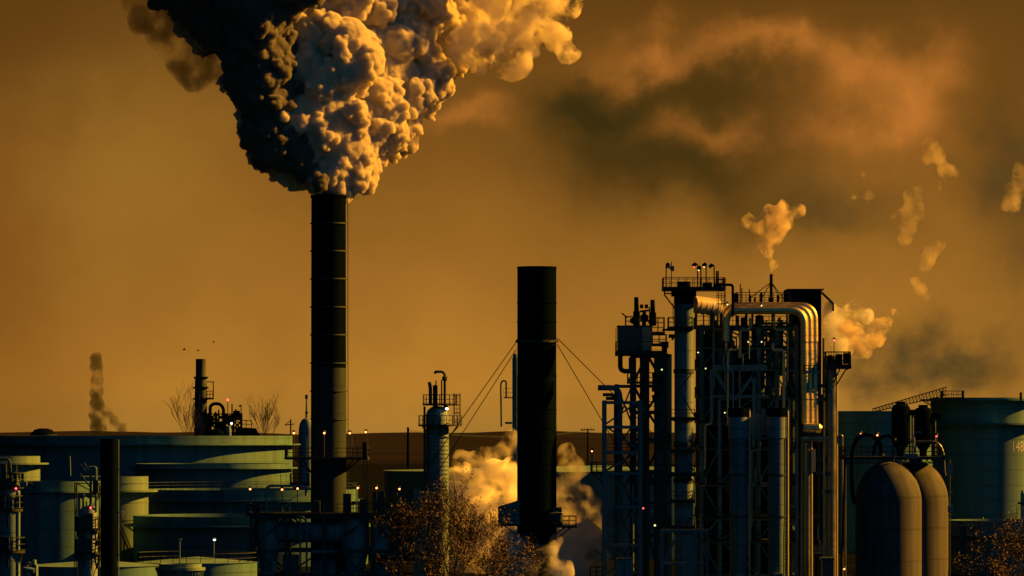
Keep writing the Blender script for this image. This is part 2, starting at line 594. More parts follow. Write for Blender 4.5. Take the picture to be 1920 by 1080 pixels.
plume = smoke_mesh('smoke_plume', puffs(lean(
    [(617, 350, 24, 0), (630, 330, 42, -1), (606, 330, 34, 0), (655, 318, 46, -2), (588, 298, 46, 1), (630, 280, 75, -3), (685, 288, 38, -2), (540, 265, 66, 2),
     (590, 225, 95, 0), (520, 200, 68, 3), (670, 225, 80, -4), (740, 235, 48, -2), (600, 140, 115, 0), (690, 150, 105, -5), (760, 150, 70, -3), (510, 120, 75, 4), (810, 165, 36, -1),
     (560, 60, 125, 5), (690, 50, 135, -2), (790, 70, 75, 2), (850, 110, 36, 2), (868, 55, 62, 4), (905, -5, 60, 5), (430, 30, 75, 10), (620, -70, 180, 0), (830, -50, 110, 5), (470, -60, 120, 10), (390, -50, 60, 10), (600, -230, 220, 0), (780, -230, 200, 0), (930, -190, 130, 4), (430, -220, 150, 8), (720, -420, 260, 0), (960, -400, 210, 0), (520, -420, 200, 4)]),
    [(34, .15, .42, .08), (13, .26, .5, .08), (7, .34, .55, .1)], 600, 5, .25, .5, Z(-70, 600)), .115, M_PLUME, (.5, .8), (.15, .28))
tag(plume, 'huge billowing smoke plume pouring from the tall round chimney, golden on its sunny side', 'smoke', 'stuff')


shade_side = smoke_mesh('shade_side_plume', puffs(  # shaded left side of the plume, its darkness put into the smoke colour
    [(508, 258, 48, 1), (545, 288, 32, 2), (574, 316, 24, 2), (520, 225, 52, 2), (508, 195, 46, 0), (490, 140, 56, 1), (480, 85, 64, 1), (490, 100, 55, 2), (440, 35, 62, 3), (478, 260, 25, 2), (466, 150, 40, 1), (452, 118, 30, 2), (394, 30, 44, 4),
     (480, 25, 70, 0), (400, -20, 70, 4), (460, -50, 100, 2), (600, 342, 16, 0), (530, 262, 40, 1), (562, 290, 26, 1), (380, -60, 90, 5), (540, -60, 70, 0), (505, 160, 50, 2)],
    [(30, .22, .40, .08), (13, .30, .48, .08), (7, .34, .52, .1)], 599.2, 15, .25, .5, Z(-70, 600)), .12, volume_mat('shade_dark_smoke', (.36, .35, .33), 5.5, 0), (.5, .8), (.15, .28))
tag(shade_side, 'left half of the big smoke plume, its shade coloured in as black smoke, over the tall chimney', 'smoke', 'stuff')


def wispy_mat(name, col, dens, scale, lo, hi, aniso=.2, rate=.35):
    """thin smoke or steam: even lumps torn open by noise"""
    m = bpy.data.materials.new(name)
    m.use_nodes = True
    nt = m.node_tree
    nt.nodes.clear()
    t = NT(nt)
    o = t.n('ShaderNodeOutputMaterial')
    co = t.n('ShaderNodeTexCoord').outputs['Object']
    wv = t.vm('SCALE', t.vm('SUBTRACT', t.noise(co, scale * .8, 2, .5, 0, 1), (.5, .5, .5)), scale=1.1 / scale)
    nz = t.noise(t.vm('ADD', co, wv), scale, 5, .58)
    v = t.n('ShaderNodeVolumePrincipled')
    v.inputs['Color'].default_value = (*col, 1)
    v.inputs['Anisotropy'].default_value = aniso
    nt.links.new(t.m('MULTIPLY', t.rng(nz, lo, hi, 0, 1, True), dens), v.inputs['Density'])
    nt.links.new(v.outputs[0], o.inputs['Volume'])
    m.cycles.volume_step_rate = rate
    return m
def steam(name, label, blobs, Y0, mat, seed, cat='steam', voxel=.3, levels=((10, .35, .6, .5), (8, .3, .5, .5))):
    o = smoke_mesh(name, puffs(blobs, levels, Y0, seed, .3, 1.1), voxel, mat, (.6, 1.6))
    return tag(o, label, cat, 'stuff')
steam('smoke_fringe', 'thin sunlit smoke torn off the right edge of the big plume',
      [(890, 80, 52, 6), (930, 25, 60, 8), (960, 100, 44, 7), (1010, 10, 45, 8), (1040, 60, 30, 8), (1055, 0, 36, 8), (985, 60, 40, 7), (1065, 100, 22, 8), (1000, -60, 70, 8), (870, -60, 70, 6)],
      608, wispy_mat('torn_smoke', (.92, .88, .82), 1.3, .33, .46, .64), 8, 'smoke')
steam('dark_cloud', 'dull grey smoke drifting left of the big plume',  # thin smoke with a very dark colour
      [(385, 60, 62, 4), (330, 40, 58, 6), (370, 130, 46, 5), (295, 20, 50, 6), (340, 95, 42, 5), (405, 105, 40, 3), (280, -30, 60, 4), (360, -30, 80, 4)],
      612, wispy_mat('drifting_dark_smoke', (.06, .06, .055), .4, .3, .40, .66, 0), 9, 'smoke')
# ------------------------------------------------------------------ ground and far land
def ground_mat():
    m = bpy.data.materials.new('earth')
    m.use_nodes = True
    t = NT(m.node_tree)
    b = m.node_tree.nodes['Principled BSDF']
    co = t.n('ShaderNodeTexCoord').outputs['Object']
    n1 = t.noise(co, .004, 6, .6)
    n2 = t.noise(co, .12, 5, .6)
    c = t.mix(t.rng(n1, .35, .65), (.011, .010, .017, 1), (.022, .020, .03, 1))
    c = t.mix(t.m('MULTIPLY', t.rng(n2, .4, .7), .5), c, (.009, .009, .012, 1))
    # yard ground coloured near black to cut bounced light, brown fields beyond
    ln = t.vm('LENGTH', t.vm('MULTIPLY', t.vm('SUBTRACT', co, (0, 500, 0)), (1, .9, 0)))
    yard = t.rng(t.m('ADD', ln, t.m('MULTIPLY', n1, 300)), 2900, 2300)
    dark = t.mix(t.rng(n2, .35, .65), (.003, .0045, .006, 1), (.008, .010, .012, 1))
    c = t.mix(yard, c, dark)
    m.node_tree.links.new(c, b.inputs['Base Color'])
    b.inputs['Roughness'].default_value = .95
    b.inputs['Specular IOR Level'].default_value = 0
    return m
EARTH = ground_mat()
g = MB()
g.add([(-20000, -300, 0), (20000, -300, 0), (20000, 55000, 0), (-20000, 55000, 0)], [(0, 1, 2, 3)])
ground = g.build('ground', EARTH, None, 0)
ground['kind'] = 'structure'
# low swells of the far plain
g = MB()
rr = random.Random(3)
N = 90
row = [[], []]
for k in range(N + 1):
    x = -2600 + 5200 * k / N
    z = 24 + 3.5 * math.sin(k * .31) + 2.5 * math.sin(k * .83 + 1) + rr.uniform(-.8, .8)
    row[0] += [(x, 9000, -1), (x, 11500, z * .72), (x, 14500, z), (x, 19000, -1)]
g.add(row[0], [(4 * k + i, 4 * k + 4 + i, 4 * k + 5 + i, 4 * k + 1 + i) for k in range(N) for i in range(3)])
hills = g.build('hills', EARTH, None, 60)
hills['kind'] = 'structure'

# ------------------------------------------------------------------ storage tanks
def tank(name, label, cx, r, top, Y, mat=TANK_SHADE, girders=(), roof='open', bands=(), posts=0, rough_rim=True):
    """cylindrical storage tank: shell, one or more wind girders, floating or cone roof"""
    x, R, zt = X(cx, Y), S(r, Y), Z(top, Y)
    t = thing(name, label, 'storage tank', (x, Y, 0))
    m = MB()
    prof = [(R, 0), (R, zt), (R - .12, zt), (R - .12, zt - 2.5)]
    m.lathe(x, Y, prof, 96)
    m.build('shell', mat, t)
    if roof == 'open':
        MB().lathe(x, Y, [(R - .13, zt - 2.2), (R * .9, zt - 2.0), (.05, zt - 2.6)], 96).build('floating_roof', DARK, t)
    else:
        q = MB()
        q.lathe(x, Y, [(R + .12, zt + .01), (R * .66, zt + roof * .37), (R * .33, zt + roof * .69), (.05, zt + roof)], 96)
        q.build('cone_roof', ROOF, t)
    for (gy, w) in girders:
        z = Z(gy, Y)
        q = MB()
        q.lathe(x, Y, [(R - .01, z + .12), (R + w, z + .12), (R + w, z - .16), (R + w - .08, z - .16), (R + w - .08, z + .02), (R - .01, z + .02)], 96)
        for k in range(36):
            a = 2 * math.pi * (k + .5) / 36
            q.beam((x + R * math.cos(a), Y + R * math.sin(a), z - .9), (x + (R + w - .1) * math.cos(a), Y + (R + w - .1) * math.sin(a), z - .02), .1)
        q.build('wind_girder', mat, t)
    for by in bands:
        z = Z(by, Y)
        MB().lathe(x, Y, [(R - .01, z - .07), (R + .06, z - .07), (R + .06, z + .07), (R - .01, z + .07)], 96).build('band', mat, t)
    if posts:
        q = MB()
        pts = [(x + (R - .1) * math.cos(2 * math.pi * k / posts), Y + (R - .1) * math.sin(2 * math.pi * k / posts), zt) for k in range(posts)]
        q.rail(pts, 1.1, 3., .04, 1, True, False)
        q.build('railing', DARK, t)
    return t, x, R, zt
tk, tx_, tR, tz = tank('storage_tank', 'widest tank at the back left, its flat rim level with the horizon', 262, 286, 817, 1050, TANK, [(833, 1.7)], 'open', ())
tk, tx_, tR, tz = tank('storage_tank', 'middle sized teal tank, sunlit ladder at its edge beside the tall chimney', 400, 146, 869, 985, TANK, [(877, 1.3)])
MB().ladder((tx_ + tR * .92, 985 - tR * .45, 0), (tx_ + tR * .92, 985 - tR * .45, tz), 1.2).build('ladder', CREAM, tk)
tk, *_ = tank('storage_tank', 'shadowed tank with small posts round its rim, left of the tall chimney', 470, 200, 917, 870, TANK_SHADE, [(937, 1.2)], 'open', (), 40)
tk, *_ = tank('storage_tank', 'dark low tank in front of the cream tank, a ledge under its rim', 470, 220, 966, 690, TANK_SHADE, [(984, 1.3)], 'open')
tk, x92, R92, z92 = tank('storage_tank', 'narrow cream sunlit tank numbered 92 behind the black pole chimney', 214, 64, 893, 706, CREAM, [(920, 1.35)], 'open', (905, 941, 974))
curved_text(tk, '92', x92, 706, R92, math.asin(18 / 64), Z(968, 706), 1.25, WHITE)
q = MB()
a_, b_ = P(221, 985, 696), P(246, 1043, 694)
for o_ in (-.45, .45):
    q.beam(a_ + Vector((0, o_, 0)), b_ + Vector((0, o_, 0)), .12, .3)
    q.beam(a_ + Vector((0, o_, 1.1)), b_ + Vector((0, o_, 1.1)), .07)
for k in range(14):
    p_ = a_.lerp(b_, (k + .5) / 14)
    q.box(p_.x - .15, p_.x + .15, p_.y - .45, p_.y + .45, p_.z - .03, p_.z + .03)
    q.beam(p_ + Vector((0, -.45, 0)), p_ + Vector((0, -.45, 1.1)), .05)
q.beam(P(233, 1012, 695), (X(233, 695), 695, 0), .2)
q.beam(P(245, 1042, 694), (X(245, 694), 694, 0), .2)
q.build('stairway', DARK, tk)
tk, *_ = tank('storage_tank', 'partly sunlit tank cut by the left edge, a pale ledge round it', 8, 67, 855, 872, CREAM, [(869, 1.5)], 'open', (893,))
tk, *_ = tank('storage_tank', 'broad plain dark tank between the two railed columns on the left', 95, 93, 902, 686, TANK_SHADE, [(921, .6)], 'open')
tk, xF, RF, zF = tank('storage_tank', 'low flat tank with pale cone roof crossing behind the black pole chimney', 180, 128, 1060, 520, TANK_SHADE, [], .55, (), 0)
tk, xG, RG, zG = tank('storage_tank', 'low tank with pale railed cone roof under two lamp posts', 370, 112, 1054, 560, TANK_SHADE, [], .62, (), 26)
tk, *_ = tank('storage_tank', 'small cream tank nearest the bottom edge, sunlit on its right', 338, 40, 1057, 470, CREAM, [(1066, .35)], 'open', (1076,))
tk, *_ = tank('storage_tank', 'teal tank with pale roof behind the guyed chimney and the steam', 1122, 402, 882, 745, TANK_SHADE, [], .75, (), 0)
tk, *_ = tank('storage_tank', 'dark tank behind the two rounded silos, its rim above the horizon', 1648, 100, 771, 760, TANK_SHADE, [], 'open', ())
tk, xK, RK, zK = tank('storage_tank', 'large green tank numbered 148 at the right edge, half in sun', 1845, 100, 746, 800, TANK, [(750, 1.6), (795, 1.7)], 'open', (), 0)
curved_text(tk, '148', xK, 800, RK, math.asin(55 / 100), Z(846, 800), 2.35, WHITE)
q = MB()
a_, b_ = P(1636, 773, 792), P(1775, 741, 792)
for oy in (0, 1.2):
    for oz in (0, 1.3):
        q.beam(a_ + Vector((0, oy, oz * .4)), b_ + Vector((0, oy, oz)), .14)
for k in range(22):
    u, v = a_.lerp(b_, k / 22), a_.lerp(b_, (k + 1) / 22)
    h0, h1 = .5 + .8 * k / 22, .5 + .8 * (k + 1) / 22
    q.beam(u, u + Vector((0, 0, h0)), .09)
    q.beam(u, v + Vector((0, 0, h1)), .09)
q.build('stair_truss', DARK, tk)
rect_deck(tk, X(1765, 792), X(1806, 792), 790, 794, Z(746, 792), step=.8)
q = MB()
q.beam((X(1914, 790), 790, zK - .5), (X(1914, 790), 790, zK + .8), .35)
q.build('vent', DARK, tk)
tk, *_ = tank('storage_tank', 'low dark tank in front of the numbered green tank, right of the silos', 1902, 124, 975, 640, TANK, [(1003, .9), (1022, .25)], 'open', ())
q = MB()
q.beam(P(1806, 985, 632), (X(1806, 632), 632, 0), .7)
q.build('stand_pipe', DARK, tk)

# hump-roofed store on the skyline
t = thing('domed_store', 'black low dome rising over the rim of the widest tank at far left', 'dome', (X(81, 1250), 1250, 0))
MB().lathe(X(81, 1250), 1250, [(S(24, 1250), 0), (S(24, 1250), Z(814, 1250)), (S(17, 1250), Z(806, 1250)), (S(9, 1250), Z(803.5, 1250)), (.05, Z(803, 1250))], 14).build('dome', BLACK, t)
MB().lathe(X(81, 1250), 1250, [(S(25, 1250), Z(814.5, 1250)), (S(25.5, 1250), Z(814.5, 1250)), (S(25.5, 1250), Z(816, 1250)), (S(25, 1250), Z(816, 1250))], 14).build('rim', DARK, t)
# ------------------------------------------------------------------ tall smoking chimney
Y = 600
cx = X(616, Y)
t = thing('chimney', 'tall round dark chimney under the huge smoke plume, ringed by two railed decks', 'chimney', (cx, Y, 0))
zt = Z(366, Y)
def chim_r(z):
    return S(32.3, Y) + (S(33.6, Y) - S(32.3, Y)) * (1 - z / zt)
zs = Z(690, Y)
MB().lathe(cx, Y, [(chim_r(zs), zs), (chim_r(zt), zt), (chim_r(zt) - .35, zt), (chim_r(zt) - .35, zt - 6)], 56).build('upper_flue', BLACK, t)
MB().lathe(cx, Y, [(chim_r(0), 0), (chim_r(zs) + .01, zs - .003)], 56).build('lower_flue', SOOT, t)
ring_bands(t, cx, Y, [(chim_r(Z(y, Y)), Z(y, Y)) for y in (419, 471, 523, 576, 628, 681, 733, 786)])
MB().lathe(cx, Y, [(chim_r(zt) - .02, zt - .35), (chim_r(zt) + .1, zt - .35), (chim_r(zt) + .1, zt + .02), (chim_r(zt) - .34, zt + .02)], 48).build('rim', BLACK, t)
q = MB()
q.ladder((cx + chim_r(40) + .25, Y + .3, Z(955, Y)), (cx + chim_r(zt) + .25, Y + .3, zt - .5), .42, False, (0, 1, 0))
q.build('ladder', GREY, t)
MB().box(cx - 1.3, cx + .1, Y - chim_r(50) - .12, Y - chim_r(50) + .4, Z(562, Y), Z(552, Y)).build('patch_plate', BLACK, t)
# upper deck with lamps
z1 = Z(857, Y)
d = rect_deck(t, X(536, Y), X(691, Y), Y - 3.9, Y + 3.9, z1, t=.3,
              braces=[(P(a, 860, Y - dy), P(b, 885, Y - 1.2)) for (a, b) in ((552, 581), (566, 583), (664, 645), (676, 646)) for dy in (3.2,)])
for (lx, ly) in ((551, 812), (608, 812), (656, 812), (686, 810)):
    lamp(d, lx, ly, Y - 3.7, 857, L_ORANGE, arm=3 if lx > 650 else 0)
MB().box(X(681, Y), X(688, Y), Y - 3.2, Y - 2.6, z1, Z(829, Y)).build('panel_box', BLACK, d)
q = MB()
for lx in (575, 661, 669):
    q.tube(pxs(Y - 3, (lx, 857), (lx, 820)), .05, 6)
q.build('mast', DARK, d)
q = MB()
q.ladder((X(687, Y), Y - 3.2, Z(960, Y)), (X(687, Y), Y - 3.2, z1), .45)
q.build('ladder', DARK, t)
rect_deck(t, X(545, Y), X(580, Y), Y - 3.0, Y + 1, Z(905, Y), t=.35)
# lower deck
z2 = Z(961, Y)
d = rect_deck(t, X(466, Y), X(757, Y), Y - 5.6, Y + 5.6, z2, t=.4, step=1.5)
for (lx, ly) in ((469, 917), (529, 918), (558, 916), (671, 915), (706, 915), (749, 917)):
    lamp(d, lx, ly, Y - 5.4, 961, L_ORANGE)
q = MB()
q.tube(bend(pxs(Y - 4.2, (499, 961), (499, 911), (574, 911), (574, 930)), .7), .16, 8)
q.tube(bend(pxs(Y - 4.4, (668, 961), (668, 909), (659, 909)), .4), .07, 8)
q.build('pipe', GREY, d)
q = MB()
for (x0, x1, y0, y1) in ((645, 660, 925, 961), (676, 690, 935, 961), (700, 722, 920, 961), (590, 602, 938, 961), (478, 490, 944, 961)):
    q.box(X(x0, Y), X(x1, Y), Y - 3.6, Y - 2.4, Z(y1, Y), Z(y0, Y))
q.build('cabinet', DARK, d)
q = MB()
for k in range(4):
    q.beam(P(510 + 11 * k, 961, Y - 5), P(510 + 11 * k, 938, Y - 5), .09)
q.beam(P(505, 938, Y - 5), P(548, 938, Y - 5), .09)
q.beam(P(503, 947, Y - 5), P(546, 947, Y - 5), .09)
q.build('valve_rack', PALE, d)
# gas coolers under the deck
for (vx, vr, vy0, vy1, lab) in ((503, 21, 968, 1038, 'upright gas cooler at the left of the tall chimney base'), (666, 26, 968, 1045, 'upright gas cooler with tapered foot at the right of the tall chimney base')):
    v = thing('gas_cooler', lab, 'vessel', (X(vx, Y - 3), Y - 3, 0))
    R_ = S(vr, Y)
    MB().lathe(X(vx, Y - 3), Y - 3, [(.3, Z(966, Y)), (R_ * .96, Z(968, Y)), (R_, Z(973, Y)), (R_, Z(vy1 - 18, Y)), (R_ * .68, Z(vy1 + 20, Y)), (R_ * .66, 0)], 36).build('shell', PALE, v)
    ring_bands(v, X(vx, Y - 3), Y - 3, [(R_, Z(vy1 - 20, Y))], 'flange', GREY)
    ring_bands(v, X(vx, Y - 3), Y - 3, [(R_ * .67, Z(vy1 + 24, Y))], 'foot_ring', GREY)
v = thing('gas_duct', 'horizontal round duct joining the two coolers at the tall chimney base', 'duct', P(580, 998, Y - 1))
q = MB()
q.cyl(P(519, 998, Y - 3), P(645, 998, Y - 3), S(19, Y), None, 32)
q.build('shell', PALE, v)
q = MB()
for bx in (540, 556, 583, 606, 628):
    q.cyl(P(bx, 998, Y - 3), P(bx + 4, 998, Y - 3), S(20.5, Y), None, 32)
q.build('band', GREY, v)
v = thing('support_frame', 'dark steel base frame carrying the lower deck of the tall chimney', 'steel frame', (X(611, Y), Y, 0))
q = MB().lattice([X(a, Y) for a in (476, 540, 612, 700, 748)], [Y - 5.2, Y + 5.2], [0, Z(1075, Y), Z(1028, Y), Z(966, Y)], .4, 'Z', .2)
q.build('frame', DARK, v)
q = MB()
q.tube(bend(pxs(Y - 5.8, (563, 1130), (563, 968)), .4), .12, 8)
q.tube(bend(pxs(Y - 5.9, (575, 1130), (575, 980), (570, 970), (555, 968)), .5), .13, 8)
q.tube(bend(pxs(Y - 5.8, (585, 1035), (625, 1035)), .4), .2, 8)
q.build('pipe', GREY, v)
MB().box(X(698, Y), X(728, Y), Y - 4.6, Y - 1, Z(1040, Y), Z(975, Y)).build('duct_box', PALE, v)
q = MB()
for (x0, x1, y0, y1) in ((532, 560, 1040, 1120), (588, 632, 1050, 1120), (700, 735, 1055, 1120), (640, 690, 1070, 1120)):
    q.box(X(x0, Y), X(x1, Y), Y - 3.5, Y + 1, 0, Z(y0, Y))
q.build('machine_housing', SHELL, v)
MB().box(X(515, Y), X(522, Y), Y - 5.9, Y - 5.5, Z(1070, Y), Z(1050, Y)).build('sign_panel', CREAM, v)

# ------------------------------------------------------------------ guyed black chimney
SOOT2 = paint('blackened_steel', (.0032, .0085, .011), .85, 0, .5, .25, .7, 3.4)
Y = 590
cx, r = X(1006.5, Y), S(36.6, Y)
t = thing('guyed_chimney', 'thick straight black chimney held by guy wires, standing in steam', 'chimney', (cx, Y, 0))
zt, zm = Z(500, Y), Z(705, Y)
MB().lathe(cx, Y, [(r, zm), (r, zt), (r - .15, zt + .01), (r - .15, zt - 5)], 56).build('upper_flue', BLACK, t)
MB().lathe(cx, Y, [(r + .02, 0), (r + .02, zm - .004)], 56).build('lower_flue', SOOT2, t)
ring_bands(t, cx, Y, [(r, Z(y, Y)) for y in (502, 568, 604, 636, 705, 768, 803, 871)], 'stiffening_ring', BLACK, .06, .12)
ring_bands(t, cx, Y, [(r, Z(640, Y))], 'guy_collar', DARK, .22, .3)
for (px_, py_, ax, ay, yy) in ((969, 640, 647, 1124, 596), (968, 655, 680, 1124, 578), (1045, 634, 1490, 1104, 633), (1045, 646, 1300, 1104, 628)):
    MB().tube([P(px_, py_, Y), Vector((X(ax, yy), yy, 0))], .05, 6).build('guy_wire', BLACK, t)
q = MB()
x0, x1 = X(934, Y), X(974, Y)
q.add([(x0, Y - 2.2, Z(982, Y)), (x1, Y - 2.2, Z(982, Y)), (x1, Y - 2.2, Z(938, Y)), (x0, Y - 2.2, Z(950, Y)),
       (x0, Y + 2.2, Z(982, Y)), (x1, Y + 2.2, Z(982, Y)), (x1, Y + 2.2, Z(938, Y)), (x0, Y + 2.2, Z(950, Y))],
      [(0, 1, 2, 3), (5, 4, 7, 6), (3, 2, 6, 7), (0, 4, 5, 1), (0, 3, 7, 4), (1, 5, 6, 2)])
o = q.build('screened_deck', GREY, t)
q = MB()
for yy in (953, 965, 976):
    q.beam(P(933, yy, Y - 2.3), P(970, yy, Y - 2.3), .08)
q.box(x0 - .1, x1, Y - 2.4, Y + 2.4, Z(986, Y), Z(982.5, Y))
q.beam(P(946, 986, Y - 2), P(968, 1004, Y - 1), .15)
q.build('railing', DARK, o)
d = rect_deck(t, X(1040, Y), X(1081, Y), Y - 2.3, Y + 2.3, Z(985, Y), t=.25, braces=[(P(1074, 986, Y - 2), P(1042, 1012, Y - 1)), (P(1062, 986, Y - 2), P(1042, 1002, Y - 1))], step=.9)
MB().box(X(1037, Y), X(1053, Y), Y - 2.2, Y - .8, Z(984, Y), Z(951, Y)).build('cabinet', DARK, d)
MB().lathe(X(1042, Y), Y - r + .2, [(.05, Z(982, Y)), (.9, Z(978, Y)), (.9, Z(962, Y)), (.05, Z(958, Y))], 20).build('flange', DARK, d)

# ------------------------------------------------------------------ small column with gooseneck
Y = 612
cx, r = X(820, Y), S(21.5, Y)
t = thing('process_column', 'short banded column left of the guyed chimney, a hooked pipe on top', 'process column', (cx, Y, 0))
MB().lathe(cx, Y, [(r * 1.05, 0), (r * 1.05, Z(935, Y)), (r, Z(925, Y)), (r, Z(778, Y)), (r * .85, Z(769, Y)), (r * .5, Z(763, Y)), (.05, Z(761, Y))], 36).build('shell', PALE, t)
for k in range(18):
    MB().lathe(cx, Y, [(r, Z(805 + 7.5 * k, Y)), (r + .05, Z(805 + 7.5 * k, Y)), (r + .05, Z(807 + 7.5 * k, Y)), (r, Z(807 + 7.5 * k, Y))], 32).build('hoop', GREY, t)
round_deck(t, cx + .35, Y, Z(796, Y), r * .9, S(41, Y), 0, 360, 6)
round_deck(t, cx + .3, Y, Z(757, Y), .3, S(32, Y), 0, 360, 0)
q = MB()
q.ladder((X(857, Y), Y - 1, Z(796, Y)), (X(857, Y), Y - 1, Z(737, Y)), .6, True)
q.ladder((X(800, Y), Y - 1.5, Z(935, Y)), (X(800, Y), Y - 1.5, Z(796, Y)), .5)
q.build('caged_ladder', DARK, t)
q = MB()
q.tube(bend(pxs(Y - .5, (834, 765), (834, 697), (816, 697), (816, 701)), .55), .17, 10)
q.build('gooseneck_pipe', DARK, t)
q = MB()
q.tube(pxs(Y - .6, (807, 760), (807, 728), (805, 716)), .22, 8)
q.tube(pxs(Y - .6, (816, 765), (816, 722)), .3, 8)
q.tube(pxs(Y - .6, (817, 722), (818, 713)), .08, 6)
q.tube(pxs(Y - .6, (828, 757), (828, 712)), .09, 6)
q.lathe(X(834, Y), Y - .5, [(.1, Z(716, Y)), (.33, Z(712, Y)), (.33, Z(707, Y)), (.1, Z(704, Y))], 10)
q.tube(pxs(Y - 1.4, (796, 1100), (796, 762)), .14, 8)
q.build('vent_pipe', DARK, t)
lamp(t, 838, 766, Y - 1.6, None, L_WHITE, r=.2)
# grey box at its foot
MB().box(X(776, Y), X(800, Y), Y - 2, Y + 1, 0, Z(918, Y)).build('machine_housing', CREAM, t)

# ------------------------------------------------------------------ left foreground stacks and columns
Y = 400
cx, r = X(204.5, Y), S(16, Y)
t = thing('pole_chimney', 'slim plain black chimney in front of the cream tank, no smoke', 'chimney', (cx, Y, 0))
MB().lathe(cx, Y, [(r, 0), (r, Z(823, Y)), (r - .06, Z(823, Y)), (r - .06, Z(850, Y))], 32).build('flue', BLACK, t)
q = MB().tube([(cx + r + .07, Y, 0), (cx + r + .07, Y, Z(824, Y))], .055, 6)
for yy in (880, 960, 1040):
    q.box(cx + r - .05, cx + r + .16, Y - .06, Y + .06, Z(yy, Y) - .06, Z(yy, Y) + .06)
q.build('conduit', GREY, t)

Y = 420
cx, r = X(17, Y), S(21, Y)
t = thing('process_column', 'dark railed column cut by the left edge, bright pipe down its side', 'process column', (cx, Y, 0))
MB().lathe(cx, Y, [(r, 0), (r, Z(905, Y)), (r * .8, Z(896, Y)), (.05, Z(890, Y))], 32).build('shell', SHELL, t)
MB().tube(bend([(X(34, Y), Y - .5, 0), P(34, 924, Y - .5), P(28, 915, Y - .5)], .3), S(3.6, Y), 12).build('side_pipe', PALE, t)
round_deck(t, cx, Y, Z(1032, Y), r, S(30, Y), 0, 360, 6)
round_deck(t, cx, Y, Z(954, Y), r, S(26, Y), 0, 360, 6)
round_deck(t, cx, Y, Z(911, Y), .2, S(28, Y), 0, 360, 0)
q = MB()
q.tube(bend(pxs(Y - .9, (-8, 861), (16, 861), (19, 868), (19, 905)), .3), .12, 8)
q.tube(pxs(Y - .9, (28, 912), (28, 884)), .16, 8)
q.tube(pxs(Y - .9, (31, 905), (31, 872)), .06, 6)
q.tube(pxs(Y - .9, (6, 905), (6, 880)), .2, 8)
q.tube(pxs(Y - .9, (38, 912), (60, 907)), .12, 8)
q.build('pipe', DARK, t)
MB().box(X(43, Y), X(53, Y), Y - 1.3, Y - .9, Z(911, Y), Z(903, Y)).build('junction_box', PALE, t)
lamp(t, 30, 916, Y - 1.3, None, L_RED, r=.1)
q = MB()
for (x0, x1, y0, y1) in ((0, 12, 925, 950), (2, 20, 1006, 1030), (5, 14, 870, 905)):
    q.box(X(x0, Y), X(x1, Y), Y - 1.25, Y - .5, Z(y1, Y), Z(y0, Y))
q.build('valve_box', DARK, t)

Y = 450
cx, r = X(166, Y), S(17, Y)
t = thing('process_column', 'narrow pale column with two round railed decks beside the black pole chimney', 'process column', (cx, Y, 0))
MB().lathe(cx, Y, [(r, 0), (r, Z(958, Y)), (r * .7, Z(950, Y)), (.05, Z(947, Y))], 32).build('shell', PALE, t)
round_deck(t, cx, Y, Z(1035, Y), r, S(26, Y), 0, 360, 8)
round_deck(t, cx, Y, Z(992, Y), r, S(25, Y), 0, 360, 8)
q = MB()
q.tube(pxs(Y - .4, (170, 950), (170, 876)), .12, 8)
q.tube(bend(pxs(Y - .4, (180, 960), (180, 876), (167, 876)), .2), .12, 8)
q.tube(pxs(Y - .4, (156, 992), (156, 925)), .1, 8)
q.tube(pxs(Y - .4, (162, 992), (162, 940)), .07, 8)
q.tube(pxs(Y - .4, (148, 1100), (148, 930)), .13, 8)
q.beam(P(150, 888, Y), P(168, 912, Y), .14)
q.beam(P(151, 870, Y), P(163, 886, Y), .1)
q.beam(P(158, 868, Y), P(168, 884, Y), .1)
q.tube(pxs(Y, (132, 892), (131, 855)), .07, 6)
q.build('pipe', GREY, t)
MB().lattice([X(142, Y), X(188, Y)], [Y - 1, Y + 1], [0, Z(1045, Y), Z(990, Y), Z(930, Y), Z(905, Y)], .1, 'Z', .06).build('frame', DARK, t)
q = MB()
for (x0, x1, y0, y1) in ((164, 176, 962, 990), (164, 175, 1008, 1033), (176, 186, 900, 925)):
    q.box(X(x0, Y), X(x1, Y), Y - 1.25, Y - .7, Z(y1, Y), Z(y0, Y))
q.build('valve_box', DARK, t)
lamp(t, 170, 952, Y - 1.2, None, L_RED, r=.1)

# lamp posts between the tanks
for (lx, ly, Yq, lab) in ((401, 1012, 566, 'tall lamp post with lit white lamp behind the railed low tank'), (337, 1014, 540, 'unlit lamp post with drooping head behind the small cream tank')):
    t = thing('lamp_post', lab, 'lamp post', (X(lx, Yq), Yq, 0))
    MB().tube([(X(lx, Yq), Yq, 0), (X(lx, Yq), Yq, Z(ly - 3, Yq))], .07, 8).build('pole', GREY, t)
    m = MB().box(X(lx - 2.5, Yq), X(lx + 3.5, Yq), Yq - .25, Yq + .25, Z(ly, Yq) + .1, Z(ly - 3, Yq) + .05)
    m.build('lamp_head', PALE, t)
    if lx > 350:
        MB().lathe(X(lx + 1, Yq), Yq, [(.01, Z(ly, Yq) + .1), (.16, Z(ly, Yq) + .02), (.13, Z(ly, Yq) - .08), (.01, Z(ly, Yq) - .12)], 8).build('bulb', L_WHITE, t)
# small pump house at lower left
Y = 500
t = thing('pump_skid', 'small cluster of pumps beside the low flat tank at lower left', 'pump', (X(60, Y), Y, 0))
q = MB()
for (x0, x1, y0, y1) in ((56, 70, 1058, 1120), (44, 52, 1062, 1120), (62, 67, 1050, 1058)):
    q.box(X(x0, Y), X(x1, Y), Y - 1, Y + 1, 0, Z(y0, Y))
q.build('housing', GREY, t)
q = MB()
q.cyl(P(44, 1066, Y - 1.2), P(64, 1070, Y - 1.2), .25, None, 10)
q.tube(bend(pxs(Y - 1.1, (50, 1110), (50, 1056), (58, 1056)), .3), .12, 8)
q.build('pipe', PALE, t)
